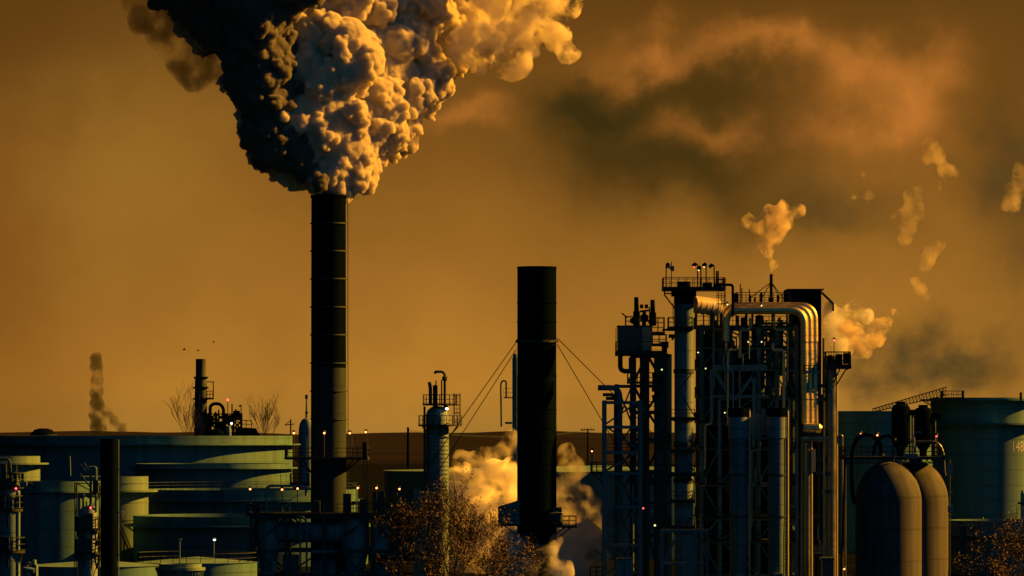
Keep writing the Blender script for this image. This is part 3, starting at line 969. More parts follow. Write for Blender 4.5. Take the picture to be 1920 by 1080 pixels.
# ------------------------------------------------------------------ far works on the skyline
Y = 1600
cx = X(376.5, Y)
t = thing('far_chimney', 'squat distant chimney with a side gallery, left of the tall chimney', 'chimney', (cx, Y, 0))
MB().lathe(cx, Y, [(S(12.2, Y), 0), (S(11.6, Y), Z(745, Y)), (S(11, Y), Z(710, Y)), (S(9.6, Y), Z(707, Y)), (S(9.6, Y), Z(673, Y)), (S(8.8, Y), Z(673, Y)), (S(8.8, Y), Z(690, Y))], 28).build('flue', DARK, t)
ring_bands(t, cx, Y, [(S(10.6, Y), Z(708, Y)), (S(11.8, Y), Z(748, Y)), (S(11.6, Y), Z(727, Y))], 'stiffening_ring', BLACK, .5, .6)
q = MB()
q.box(X(388, Y), X(400, Y), Y - 3, Y + 3, Z(749, Y), Z(746, Y))
q.rail([(X(389, Y), Y - 2.8, Z(746, Y)), (X(400, Y), Y - 2.8, Z(746, Y))], 2.2, 1.2, .14)
q.beam(P(400, 746, Y), P(400, 716, Y), .3)
q.beam(P(388, 716, Y), P(401, 716, Y), .3)
q.build('side_gallery', BLACK, t)
t = thing('far_process_unit', 'distant tangle of pipes and a hooded roof right of the squat chimney', 'plant', (X(430, Y), Y, 0))
q = MB()
q.tube(bend(pxs(Y, (394, 850), (394, 762), (400, 757), (412, 757), (419, 765), (419, 850)), 2), S(3.2, Y), 10)
q.tube(pxs(Y + 2, (404, 850), (404, 772)), S(2, Y), 8)
q.tube(pxs(Y + 2, (410, 850), (410, 768)), S(1.5, Y), 8)
q.build('arched_duct', BLACK, t)
q = MB().lattice([X(a, Y) for a in (390, 405, 422, 437, 452)], [Y - 2, Y + 4], [0, Z(805, Y), Z(790, Y), Z(775, Y)], .45, 'X', .3)
q.beam(P(427, 790, Y), P(427, 752, Y), .25)
q.beam(P(435, 790, Y), P(435, 757, Y), .4)
q.beam(P(452, 800, Y), P(452, 760, Y), .3)
q.beam(P(442, 790, Y), P(442, 767, Y), .5)
q.beam(P(448, 762, Y), P(453, 760, Y), .5)
q.build('frame', BLACK, t)
q = MB()
for (x0, x1, y0, y1) in ((392, 400, 780, 800), (423, 434, 778, 795), (437, 449, 770, 788), (402, 418, 790, 812)):
    q.box(X(x0, Y), X(x1, Y), Y, Y + 3, Z(y1, Y), Z(y0, Y))
q.build('vessel', BLACK, t)
q = MB()
q.add([P(441, 850, Y - 4), P(490, 850, Y - 4), P(488, 817, Y - 4), P(480, 803, Y - 4), P(441, 801, Y - 4),
       P(441, 850, Y + 8), P(490, 850, Y + 8), P(488, 817, Y + 8), P(480, 803, Y + 8), P(441, 801, Y + 8)],
      [(0, 1, 2, 3, 4), (9, 8, 7, 6, 5), (2, 1, 6, 7), (3, 2, 7, 8), (4, 3, 8, 9), (0, 4, 9, 5)])
q.build('hooded_roof', BLACK, t)
q = MB().rail([P(451, 802, Y - 3), P(472, 803, Y - 3)], S(14, Y), 1.6, .16, 1)
q.build('railing', BLACK, t)
MB().lathe(X(431, Y), Y - 6, [(S(6, Y), Z(850, Y)), (S(5, Y), Z(815, Y)), (S(3, Y), Z(799, Y)), (.1, Z(798, Y))], 14).build('cone_hopper', PALE, t)
MB().lathe(X(408, Y), Y - 6, [(S(19, Y), Z(820, Y)), (S(14, Y), Z(808, Y)), (S(6, Y), Z(804, Y)), (.1, Z(803.5, Y))], 18).build('dome', BLACK, t)
lamp(t, 427, 750, Y, None, L_RED, r=.38)
lamp(t, 434, 794, Y - 7, None, L_WHITE, r=.38)
Y = 1300
t = thing('far_column', 'pale slim column peeping out left of the guyed chimney', 'process column', (X(967, Y), Y, 0))
MB().lathe(X(967, Y), Y, [(S(6.5, Y), 0), (S(6.5, Y), Z(672, Y)), (S(4, Y), Z(664, Y)), (.1, Z(662, Y))], 20).build('shell', PALE, t)
rect_deck(t, X(944, Y), X(962, Y), Y - 1.5, Y + 1.5, Z(745, Y), step=1.2, h=2.4)
q = MB()
q.tube(bend(pxs(Y, (949, 745), (949, 714), (941, 714), (939, 722), (940, 800)), .6), .22, 6)
q.box(X(947, Y), X(960, Y), Y - .5, Y + .5, Z(795, Y), Z(791, Y))
q.build('pipe', GREY, t)
Y = 1500
t = thing('far_dome_vessel', 'distant grey dome with thin mast just left of the tall chimney', 'vessel', (X(573, Y), Y, 0))
MB().lathe(X(575, Y), Y, [(S(15, Y), 0), (S(15, Y), Z(805, Y)), (S(13, Y), Z(794, Y)), (S(8, Y), Z(786, Y)), (.1, Z(783, Y))], 20).build('dome', PALE, t)
q = MB().tube(pxs(Y, (575, 790), (575, 740)), [.5, .18], 6)
q.box(X(572, Y), X(577, Y), Y - .4, Y + .4, Z(748, Y), Z(740, Y))
q.box(X(572, Y), X(578, Y), Y - .4, Y + .4, Z(775, Y), Z(772, Y))
q.build('mast', GREY, t)
def pole(px, top, Y, lab, arm, w=.16):
    t = thing('utility_pole', lab, 'utility pole', (X(px, Y), Y, 0))
    MB().tube([(X(px, Y), Y, 0), P(px, top, Y)], [w * 1.3, w], 8).build('pole', BLACK, t)
    if arm:
        m = MB().beam(P(px - arm, top + 3, Y), P(px + arm, top + 3, Y), w * 1.5)
        for k in (-1, -.5, .5, 1):
            m.beam(P(px + arm * k * .93, top + 3, Y), P(px + arm * k * .93, top + .5, Y), w)
        m.build('crossarm', BLACK, t)
    return t
pole(765, 801, 850, 'single bare pole between the tall chimney and the short column', 0, .2)
pole(1102, 803, 1150, 'distant pole with wide crossarm right of the guyed chimney', 13)
t = pole(545, 786, 1150, 'distant pole with slanted arm left of the tall chimney', 0)
m = MB().beam(P(534, 797, 1150), P(552, 795, 1150), .22)
m.beam(P(534, 797, 1150), P(546, 788, 1150), .16)
m.build('crossarm', BLACK, t)
# wires between the two poles right of the tall chimney
w = MB()
for dz in (0, 2):
    a, b = P(765, 806 + dz, 850), P(1102, 806 + dz, 1150)
    w.tube([a.lerp(b, k / 12) - Vector((0, 0, 2.5 * (1 - (2 * k / 12 - 1) ** 2) * .5)) for k in range(13)], .035, 5)
tag(w.build('overhead_wire', DARK), 'thin overhead wires sagging between the two bare poles', 'wire')
# three birds near the squat far chimney
for (bx, by, s_, lab) in ((345, 656, .75, 'dark bird flying, leftmost and biggest of three near the squat chimney'), (371, 658, .58, 'dark bird flying just above the squat chimney'), (400, 642, .55, 'highest of three birds near the squat chimney, right of it')):
    Yb = 700
    c = P(bx, by, Yb)
    m = MB()
    m.tube([c + Vector((-.28 * s_, 0, 0)), c + Vector((-.1 * s_, 0, .02)), c + Vector((.12 * s_, 0, .03)), c + Vector((.26 * s_, 0, .06)), c + Vector((.36 * s_, 0, .04))],
           [.03 * s_, .09 * s_, .1 * s_, .06 * s_, .015 * s_], 8)
    for sd in (-1, 1):
        u = [(.1, 0), (.22, .3), (.02, .75), (-.08, .35), (-.1, 0)]
        vs = [c + Vector((a * s_, sd * b * s_ * .8, .05 + b * .42 * s_)) for (a, b) in u]
        vs += [v - Vector((0, 0, .03)) for v in vs]
        m.add(vs, [(0, 1, 2, 3, 4), (9, 8, 7, 6, 5)] + [(k, k + 5, (k + 1) % 5 + 5, (k + 1) % 5) for k in range(5)])
    tag(m.build('bird', BLACK), lab, 'bird', None, 'birds above the far works')
# ------------------------------------------------------------------ the cracking works right of the middle
# pipe tower at its left end
Y = 594
t = thing('pipe_tower', 'open steel pipe tower at the left end of the big works, goosenecked pipe on top', 'steel tower', (X(1165, Y), Y, 0))
q = MB()
lv = [0, Z(1068, Y), Z(1018, Y), Z(946, Y), Z(884, Y), Z(845, Y), Z(797, Y), Z(751, Y)]
q.lattice([X(1133, Y), X(1200, Y)], [Y - 2.2, Y + 2.2], lv, .48, 'Z', .17)
q.lattice([X(1157, Y), X(1187, Y)], [Y + 2.6, Y + 4.6], lv[:6] + [Z(797, Y), Z(720, Y)], .5, 'X', .15)
for (a, b) in (((1135, 885), (1170, 915)), ((1200, 885), (1165, 915)), ((1135, 985), (1168, 946)), ((1200, 985), (1166, 946)), ((1140, 945), (1166, 985)), ((1196, 945), (1166, 985))):
    q.beam(P(*a, Y), P(*b, Y), .15)
q.build('frame', GREY, t)
q = MB()
q.tube(bend(pxs(Y - .8, (1121, 727), (1162, 727), (1162, 1140)), 1.1), S(5.2, Y), 16)
q.build('gooseneck_pipe', SHELL, t)
q = MB()
q.tube(bend(pxs(Y + .8, (1130, 740), (1154, 740), (1154, 860)), .6), S(3.2, Y), 12)
q.build('inner_pipe', DARK, t)
q = MB()
q.tube(pxs(Y + 1.2, (1136, 747), (1160, 747)), S(3.4, Y), 10)
q.build('header_pipe', DARK, t)
MB().tube(pxs(Y - 1.6, (1187, 1140), (1187, 906)), .12, 8).build('riser_pipe', PALE, t)
d = rect_deck(t, X(1107, Y), X(1131, Y), Y - 2, Y + 2, Z(884, Y), step=.9, braces=[(P(1112, 886, Y - 1.6), P(1131, 906, Y - 1.6)), (P(1122, 886, Y - 1.6), P(1131, 896, Y - 1.6))])
MB().tube(pxs(Y - 1.8, (1110, 884), (1110, 848)), .09, 6).build('post', PALE, d)
lamp(d, 1110, 846, Y - 1.8, None, L_ORANGE, r=.1)
rect_deck(t, X(1106, Y), X(1131, Y), Y - 2, Y + 2, Z(1080, Y), step=.7)
rect_deck(t, X(1135, Y), X(1196, Y), Y - 2, Y + 2, Z(883, Y), open_sides='r', step=1.6)
rect_deck(t, X(1135, Y), X(1198, Y), Y - 2.3, Y + 2, Z(846, Y), open_sides='r', h=.9, t=.18)
q = MB()
q.beam(P(1116, 1030, Y), P(1131, 1044, Y), .14)
q.beam(P(1137, 1024, Y - 1), P(1152, 1042, Y - 1), .3)
q.build('strut', GREY, t)
t = thing('equipment_cabinet', 'pale steel cabinet with sunlit edge at the foot of the pipe tower', 'cabinet', (X(1171, 588), 588, 0))
MB().box(X(1156, 588), X(1184, 588), 587, 590, 0, Z(1049, 588)).build('body', PALE, t)
MB().box(X(1155, 588), X(1186, 588), 586.8, 590.2, Z(1049, 588) + .003, Z(1047, 588)).build('lid', PALE, t)
MB().box(X(1170, 588), X(1171, 588), 586.94, 587.02, Z(1090, 588), Z(1053, 588)).build('door_seam', DARK, t)
for (px_, py_, c) in ((1206, 953, L_RED), (1233, 1071, L_RED)):
    pass

# cabin tower
Y = 597
t = thing('cabin_tower', 'steel tower carrying a boxy panelled cabin with railed roof and two tall vent tubes', 'steel tower', (X(1192, Y), Y, 0))
q = MB()
q.lattice([X(1187, Y), X(1213, Y), X(1246, Y)], [Y - 1.6, Y + 2.4], [0, Z(1000, Y), Z(940, Y), Z(880, Y), Z(820, Y), Z(770, Y), Z(720, Y), Z(664, Y)], .5, 'Z', .22)
q.beam(P(1187, 1140, Y - 1.5), P(1187, 660, Y - 1.5), .75)
q.build('frame', DARK, t)
c = MB().box(X(1158, Y), X(1203, Y), Y - 2.6, Y + 2.6, Z(658, Y), Z(613, Y)).build('cabin', CABIN, t)
MB().box(X(1203, Y), X(1221, Y), Y - 2.63, Y + 2.57, Z(658, Y), Z(614, Y)).build('tan_panel', TAN, c)
MB().box(X(1157, Y), X(1222, Y), Y - 2.7, Y + 2.7, Z(612.8, Y), Z(611, Y)).build('roof_edge', DARK, c)
d = rect_deck(t, X(1154, Y), X(1242, Y), Y - 3.4, Y + 3.2, Z(658.5, Y), t=.55, step=3.2, open_sides='br')
q = MB()
q.beam(P(1155, 659, Y - 3.3), P(1155, 617, Y - 3.3), .09)
q.beam(P(1155, 617, Y - 3.3), P(1160, 617, Y - 2.5), .09)
q.build('guard', DARK, d)
q = MB()
q.rail([P(1204, 640, Y - 2.75), P(1220, 640, Y - 2.75)], S(7, Y), 1, .04, 0, False, False)
q.build('hand_rail', DARK, d)
d = rect_deck(t, X(1172, Y), X(1222, Y), Y - 2.2, Y + 2.2, Z(611, Y), t=.12, step=.9)
q = MB()
for (vx, y0, y1) in ((1193.5, 611, 557), (1224, 611, 562)):
    q.tube([P(vx, y0, Y), P(vx, (y0 + y1) / 2, Y), P(vx, (y0 + y1) / 2 - 1, Y), P(vx - .6, y1, Y)], [.42, .42, .3, .26], 10)
q.tube(pxs(Y, (1166, 587), (1176, 596)), .09, 6)
q.build('vent_tube', BLACK, t)
q = MB()
q.tube(pxs(Y, (1208, 611), (1208, 583)), .22, 8)
q.lathe(X(1208, Y), Y, [(.1, Z(604, Y)), (.5, Z(602, Y)), (.5, Z(592, Y)), (.15, Z(588, Y))], 12)
q.cyl(P(1200, 584, Y), P(1217, 582, Y), .12, None, 8)
for vx in (1203, 1212):
    q.box(X(vx - 3, Y), X(vx + 3, Y), Y - .5, Y + .5, Z(578, Y), Z(571, Y))
q.tube(bend(pxs(Y, (1216, 578), (1218, 576), (1218, 604)), .2), .07, 6)
q.lathe(X(1190, Y), Y - .6, [(.1, Z(609, Y)), (.6, Z(605, Y)), (.6, Z(598, Y)), (.1, Z(594, Y))], 12)
q.lathe(X(1223, Y), Y - .6, [(.1, Z(611, Y)), (.5, Z(607, Y)), (.5, Z(600, Y)), (.1, Z(596, Y))], 12)
q.build('relief_valve', BLACK, t)
d = rect_deck(t, X(1221, Y), X(1246, Y), Y - 2, Y + 2.2, Z(623, Y), t=.3, step=.6, h=S(27, Y), mid=2)
d = rect_deck(t, X(1222, Y), X(1250, Y), Y - 2, Y + 2.2, Z(645, Y), t=.25, step=.7)
q = MB()
for k in range(26):
    a = random.Random(k * 7 + 1)
    x_, z_ = a.uniform(1222, 1262), a.uniform(612, 760)
    q.box(X(x_, Y), X(x_ + a.uniform(4, 12), Y), Y + a.uniform(-1, 2), Y + a.uniform(2.2, 3), Z(z_ + a.uniform(3, 12), Y), Z(z_, Y))
q.build('fitting', BLACK, d)
q = MB()
q.tube(bend(pxs(Y - 1, (1163, 660), (1163, 696), (1184, 696)), .9), S(4.6, Y), 14)
q.build('drop_pipe', DARK, t)
q = MB()
q.tube(bend(pxs(Y - 2, (1180, 670), (1180, 695)), .3), .09, 6)
for vx, r_ in ((1204, .3), (1232, .38), (1240, .22), (1252, .5)):
    q.tube(pxs(Y + .4, (vx, 1140), (vx, 664)), r_, 10)
q.tube(pxs(Y - 1.2, (1178, 717), (1178, 712), (1190, 712)), .2, 6)
q.build('riser_pipe', SHELL, t)
for yy, (a, b) in ((716, (1176, 1250)), (770, (1180, 1250)), (828, (1203, 1256)), (905, (1203, 1256)), (985, (1203, 1256))):
    rect_deck(t, X(a, Y), X(b, Y), Y - 1.5, Y + 2.2, Z(yy, Y), t=.22, step=1.1)
q = MB()
a_ = P(1194, 757, Y - 1.8)
q.tube([a_, P(1207, 772, Y - 1.8)], S(6, Y), 12)
q.build('chute', GREY, t)
lamp(t, 1241, 693, Y - 2.0, None, L_YELLOW, r=.1)
lamp(t, 1206, 953, Y - 2.1, None, L_RED, r=.11)
lamp(t, 1228, 985, Y - 2.1, None, L_YELLOW, r=.13)

# tall column with flag deck
Y = 590
cx, r = X(1282, Y), S(17.5, Y)
t = thing('process_column', 'tallest column of the works, flag and floodlights on its railed top deck', 'process column', (cx, Y, 0))
def seg(y0, y1, r_, mat, name):
    MB().lathe(cx, Y, [(.1, Z(y0, Y) - .002), (r_, Z(y0, Y)), (r_, Z(y1, Y)), (.1, Z(y1, Y))], 36).build(name, mat, t)
seg(1200, 612, r, PALE, 'shell')
seg(611.9, 570, r * 1.03, SHELL, 'upper_shell')
seg(569.9, 556, r * 1.05, BLACK, 'neck')
seg(555.9, 545, r * 1.35, BLACK, 'collar')
seg(538, 528, r * .72, BLACK, 'head_flange')
for yy in (700, 790, 838, 905, 1000):
    MB().lathe(cx, Y, [(r, Z(yy, Y)), (r + .12, Z(yy, Y)), (r + .12, Z(yy, Y) + .5), (r, Z(yy, Y) + .5)], 30).build('stiffening_ring', DARK, t)
d = rect_deck(t, X(1242, Y), X(1358, Y), Y - 3, Y + 3, Z(539, Y), t=.4, step=.95, open_sides='', mid=1,
              braces=[(P(1246, 553, Y - 2.6), P(1268, 582, Y - 1)), (P(1246, 541, Y - 2.6), P(1246, 554, Y - 2.6)), (P(1246, 550, Y - 2.6), P(1268, 551, Y - 1))])
f = MB()
q = MB()
q.tube(bend(pxs(Y - 2.8, (1249, 540), (1249, 495), (1252, 493)), .2), .07, 6)
q.tube(pxs(Y - 2.8, (1259, 540), (1259, 490)), .05, 6)
q.build('flagpole', BLACK, d)
for (lx, ly, px_, m_) in ((1302, 497, 1308, L_RED), (1311, 503, 1314, L_YELLOW), (1321, 497, 1324, L_YELLOW), (1333, 499, 1339, None)):
    q = MB()
    q.tube(bend(pxs(Y - 2.6, (px_, 539), (px_, ly - 2), (lx, ly - 3)), .2), .075, 6)
    q.beam(P(lx - 3.5, ly + 2, Y - 2.6), P(lx + 3, ly - 3, Y - 2.6), .42, .5)
    o = q.build('floodlight', BLACK, d)
    if m_:
        p_ = P(lx - 1, ly + 3.5, Y - 2.8)
        MB().lathe(p_.x, p_.y, [(.01, p_.z + .11), (.11, p_.z), (.01, p_.z - .11)], 8).build('bulb', m_, o)
q = MB()
for vx in (1343.5, 1346.5):
    q.tube(pxs(Y - 2, (vx, 539), (vx, 508)), .09, 6)
q.build('aerial', BLACK, d)
q = MB()
for (x0, x1, y0, y1) in ((1318, 1334, 531, 539), (1338, 1352, 533, 540)):
    q.box(X(x0, Y), X(x1, Y), Y - 2, Y + 1.5, Z(y1, Y), Z(y0, Y))
q.build('deck_box', BLACK, d)
q = MB()
q.ladder((X(1351, Y), Y - 2.2, Z(575, Y)), (X(1351, Y), Y - 2.2, Z(522, Y)), .7, True)
q.build('caged_ladder', BLACK, t)
q = MB()
q.tube(bend(pxs(Y - 1, (1340, 534), (1374, 534), (1374, 592)), .35), S(2.6, Y), 10)
q.tube(bend(pxs(Y - 1.5, (1262, 568), (1262, 600)), .3), .05, 6)
q.build('vent_line', BLACK, t)
rect_deck(t, X(1252, Y), X(1298, Y), Y - 2.4, Y + 2.4, Z(613, Y), t=.45, step=.7)
for yy in (782, 842, 886, 936, 985):
    rect_deck(t, X(1256, Y), X(1302, Y), Y - 2.2, Y - 1.15, Z(yy, Y), t=.45, step=1, open_sides='b', h=.9)
q = MB()
for (a, b) in (((1276, 737), (1302, 780)), ((1282, 850), (1302, 884)), ((1284, 888), (1302, 904)), ((1302, 965), (1284, 984)), ((1297, 700), (1270, 735))):
    q.beam(P(*a, Y - 1.7), P(*b, Y - 1.7), .13)
q.build('brace', DARK, t)
# the flag, a thing of its own
fl = thing('flag', 'small red and white striped flag flying over the highest deck', 'flag', P(1250, 500, 587.2))
def flag_mat():
    m = bpy.data.materials.new('striped_cloth')
    m.use_nodes = True
    tt = NT(m.node_tree)
    b = m.node_tree.nodes['Principled BSDF']
    uv = tt.n('ShaderNodeUVMap').outputs[0]
    s_ = tt.n('ShaderNodeSeparateXYZ')
    m.node_tree.links.new(uv, s_.inputs[0])
    st = tt.m('LESS_THAN', tt.m('FRACT', tt.m('MULTIPLY', s_.outputs[1], 6.5)), .5)
    c_ = tt.mix(st, (.45, .4, .36, 1), (.32, .015, .02, 1))
    can = tt.m('MULTIPLY', tt.m('LESS_THAN', s_.outputs[0], .42), tt.m('GREATER_THAN', s_.outputs[1], .46))
    dots = tt.n('ShaderNodeTexVoronoi')
    m.node_tree.links.new(uv, dots.inputs['Vector'])
    dots.inputs['Scale'].default_value = 14
    blue = tt.mix(tt.m('LESS_THAN', dots.outputs[0], .22), (.01, .014, .05, 1), (.4, .4, .4, 1))
    m.node_tree.links.new(tt.mix(can, c_, blue), b.inputs['Base Color'])
    b.inputs['Roughness'].default_value = .9
    return m
me = bpy.data.meshes.new('cloth')
nx, nz = 14, 8
vs, fs, uvs = [], [], []
for sgn in (0, 1):
    for i in range(nx + 1):
        for j in range(nz + 1):
            u, v = i / nx, j / nz
            vs.append((u * S(14, 588), .12 * math.sin(u * 9 + v * 1.5) + .02 * sgn, S(-4 + 10 * v, 588) - .34 * u * u + .12 * math.sin(u * 7)))
            uvs.append((u, v))
M1 = (nx + 1) * (nz + 1)
for i in range(nx):
    for j in range(nz):
        a = i * (nz + 1) + j
        fs.append((a, a + nz + 1, a + nz + 2, a + 1))
        fs.append((M1 + a + 1, M1 + a + nz + 2, M1 + a + nz + 1, M1 + a))
me.from_pydata(vs, [], fs)
ul = me.uv_layers.new(name='UVMap')
for lp in me.loops:
    ul.data[lp.index].uv = uvs[lp.vertex_index]
me.materials.append(flag_mat())
o = bpy.data.objects.new('cloth', me)
COL.objects.link(o)
o.parent = fl

# horizontal drum beside it
Y = 596
t = thing('drum', 'short horizontal pale drum glowing orange in the sun under the flag deck', 'drum', P(1320, 569, Y))
q = MB()
DY = lambda x_: Y + (x_ - 1320) * .045
q.tube([P(x_, 570 + (x_ - 1298) * .12, DY(x_)) for x_ in (1297, 1299, 1344, 1347)], [S(14, Y), S(16, Y), S(16, Y), S(13, Y)], 36)
q.build('shell', DRUM, t)
for x_ in (1306, 1317, 1328, 1338):
    MB().tube([P(x_, 571 + (x_ - 1298) * .12, DY(x_)), P(x_ + 1.5, 571 + (x_ - 1298) * .12, DY(x_ + 1.5))], S(16.6, Y), 36).build('band', DRUM, t)
q = MB()
for x_ in (1305, 1334):
    q.box(X(x_ - 2, Y), X(x_ + 2, Y), Y - .7, Y + .7, Z(606, Y), Z(583, Y))
q.build('saddle', DARK, t)

# main steel block
Y = 606
t = thing('process_structure', 'dense dark multi storey steel structure forming the middle of the big works', 'steel structure', (X(1390, Y), Y, 0))
lv = [0, Z(1075, Y), Z(1010, Y), Z(968, Y), Z(905, Y), Z(838, Y), Z(790, Y), Z(742, Y), Z(690, Y), Z(650, Y), Z(612, Y)]
q = MB().lattice([X(a, Y) for a in (1312, 1346, 1418, 1452, 1488)], [Y - 6, Y + 1, Y + 7], lv, .48, 'Z', .2)
q.build('frame', GREY, t)
q = MB()
q.box(X(1332, Y), X(1432, Y), Y - 8.2, Y - 7.4, Z(697, Y), Z(686, Y))
for (a, b) in (((1338, 694), (1374, 750)), ((1420, 694), (1378, 750)), ((1334, 694), (1334, 790)), ((1414, 694), (1414, 790))):
    q.beam(P(*a, Y - 7.8), P(*b, Y - 7.8), .42)
q.beam(P(1332, 743, Y - 7.8), P(1442, 743, Y - 7.8), .3)
q.build('truss', GREY, t)
for yy, a, b in ((612, 1302, 1482), (650, 1310, 1484), (690, 1306, 1484), (742, 1306, 1486), (790, 1306, 1486), (838, 1306, 1486), (905, 1306, 1486), (968, 1306, 1486), (1010, 1306, 1486)):
    rect_deck(t, X(a, Y), X(b, Y), Y - 6.5, Y + 7, Z(yy, Y), t=.22, step=1.4, open_sides='b')
d = rect_deck(t, X(1376, Y), X(1480, Y), Y - 6.5, Y + 5, Z(570, Y), t=.55, step=1.2, h=S(19, Y), mid=1)
q = MB()
for (vx, y1) in ((1388, 532), (1391, 540), (1405, 542)):
    q.tube(pxs(Y - 6, (vx, 570), (vx, y1)), .07, 6)
q.build('aerial', BLACK, d)
q = MB()
for (vx, w_, y0) in ((1403, 4, 556), (1424, 4, 550), (1468, 4, 546), (1380, 3, 552), (1412, 3, 560), (1455, 4, 556)):
    q.box(X(vx - w_ / 2, Y), X(vx + w_ / 2, Y), Y - 5, Y - 3.8, Z(571, Y), Z(y0, Y))
q.build('cabinet', BLACK, d)
# vessels and plant filling the storeys
rr = random.Random(11)
for (vx, vr, y0, y1, dy, mat) in ((1362, 12, 612, 690, -5, SHELL), (1362, 11, 694, 742, -5, SHELL), (1395, 9, 612, 742, 1, BLACK), (1330, 9, 612, 905, -2, BLACK), (1424, 8, 590, 742, -3, DARK),
                                  (1442, 6, 640, 760, -4, SHELL), (1337, 14, 905, 1200, 2, DARK), (1420, 14, 742, 1000, 4, BLACK), (1352, 12, 742, 905, 3, BLACK), (1484, 7, 620, 880, -4, DARK), (1456, 10, 742, 1200, 5, BLACK),
                                  (1390, 16, 838, 1200, 6, BLACK), (1318, 7, 742, 838, -4, SHELL)):
    yq = Y + dy
    m = MB().lathe(X(vx, yq), yq, [(.1, Z(y1, yq)), (S(vr, yq), Z(y1, yq)), (S(vr, yq), Z(y0 + vr * .4, yq)), (S(vr * .7, yq), Z(y0 + vr * .12, yq)), (.05, Z(y0, yq))], 24)
    v = m.build('vessel', mat, t)
    MB().lathe(X(vx, yq), yq, [(S(vr, yq), Z((y0 + y1) / 2, yq)), (S(vr, yq) + .12, Z((y0 + y1) / 2, yq)), (S(vr, yq) + .12, Z((y0 + y1) / 2, yq) + .15), (S(vr, yq), Z((y0 + y1) / 2, yq) + .15)], 20).build('ring', DARK, v)
q = MB()
for k in range(34):
    vx = rr.uniform(1308, 1486)
    y0 = rr.choice((580, 600, 612, 650, 690, 742, 790))
    y1 = y0 + rr.uniform(60, 300)
    q.tube(pxs(Y + rr.uniform(-5, 6), (vx, min(1130, y1)), (vx, y0)), rr.uniform(.08, .3), 8)
for k in range(22):
    yy = rr.uniform(596, 1060)
    a = rr.uniform(1306, 1420)
    dy = rr.uniform(-6.3, 5)
    b = a + rr.uniform(30, 70)
    q.tube(bend(pxs(Y + dy, (a, yy + 25), (a, yy), (b, yy), (b, yy - rr.uniform(8, 22))), .4), rr.uniform(.1, .25), 8)
q.build('pipework', SHELL, t)
for k in range(26):
    vx, y0 = rr.uniform(1310, 1490), rr.choice((612, 650, 690, 742, 790, 838, 905))
    y1 = y0 + rr.uniform(40, 150)
    sd = rr.choice((-1, 1)) * rr.uniform(6, 26)
    dy = rr.uniform(-8.5, -6.9)
    MB().tube(bend(pxs(Y + dy, (vx, y1), (vx, y0 + 6), (vx + sd, y0 + 6), (vx + sd, y0 - rr.uniform(4, 30))), .4), rr.uniform(.07, .2), 8).build('pipework', rr.choice((PALE, GREY, DULL, LIME)), t)
q = MB()
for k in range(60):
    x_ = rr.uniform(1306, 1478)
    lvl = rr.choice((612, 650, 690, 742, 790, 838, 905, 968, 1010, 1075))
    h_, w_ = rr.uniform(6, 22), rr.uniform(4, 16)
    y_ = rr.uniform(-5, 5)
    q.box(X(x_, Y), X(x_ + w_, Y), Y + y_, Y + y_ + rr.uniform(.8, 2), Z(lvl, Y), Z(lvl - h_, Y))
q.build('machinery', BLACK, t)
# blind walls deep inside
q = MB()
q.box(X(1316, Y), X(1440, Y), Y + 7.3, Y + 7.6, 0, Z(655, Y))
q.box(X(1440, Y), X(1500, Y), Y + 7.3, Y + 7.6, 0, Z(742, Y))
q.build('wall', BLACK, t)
for (lx, ly, c) in ((1403, 641, L_YELLOW), (1428, 641, L_YELLOW), (1309, 661, L_YELLOW), (1323, 691, L_YELLOW), (1359, 774, L_YELLOW), (1349, 574, L_YELLOW), (1364, 571, L_YELLOW), (1428, 573, L_YELLOW)):
    lamp(t, lx, ly, Y - 8.6, None, c, r=.09)

# braced vent pipe on the roof deck
Y = 603
t = thing('vent_stack', 'thin black vent pipe with slanting stays, puffing a small steam cloud', 'vent stack', P(1446, 568, Y))
q = MB()
q.tube([P(1446, 569, Y), P(1446, 514, Y)], S(2.9, Y), 14)
q.tube([P(1446, 569, Y), P(1446, 558, Y)], S(4.5, Y), 14)
q.build('pipe', BLACK, t)
q = MB()
for (ax, ay, dy) in ((1401, 563, -1), (1426, 563, 2), (1463, 560, -1.5), (1471, 562, 2)):
    q.beam(P(1446, 529, Y), P(ax, ay, Y + dy), .1)
q.build('stay', BLACK, t)

# hooded box
Y = 612
t = thing('hooded_casing', 'large dark box casing with a sloping hood, highest block at the right of the works', 'casing', (X(1505, Y), Y, 0))
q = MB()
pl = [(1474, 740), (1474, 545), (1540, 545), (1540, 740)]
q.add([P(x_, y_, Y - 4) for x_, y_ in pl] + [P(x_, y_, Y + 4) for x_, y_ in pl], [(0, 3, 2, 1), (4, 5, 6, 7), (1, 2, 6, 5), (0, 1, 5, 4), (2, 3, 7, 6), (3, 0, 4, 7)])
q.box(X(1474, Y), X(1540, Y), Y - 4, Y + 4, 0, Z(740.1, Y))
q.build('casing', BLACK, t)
q = MB()
pl = [(1540.2, 545), (1564, 568), (1564, 583), (1560.5, 583), (1560.5, 571), (1540.2, 551)]
q.add([P(x_, y_, Y - 4) for x_, y_ in pl] + [P(x_, y_, Y + 4) for x_, y_ in pl],
      [(0, 5, 4, 1), (1, 4, 3, 2), (6, 7, 10, 11), (7, 8, 9, 10), (0, 1, 7, 6), (1, 2, 8, 7), (2, 3, 9, 8), (3, 4, 10, 9), (4, 5, 11, 10)])
q.build('hood', DARK, t)
MB().box(X(1472.5, Y), X(1541.5, Y), Y - 4.15, Y + 4.15, Z(544.9, Y), Z(543.2, Y)).build('roof_trim', DARK, t)
q = MB().rail([P(1466, 573, Y - 4.4), P(1481, 573, Y - 4.4)], S(22, Y), .9, .05, 2)
q.build('railing', DARK, t)

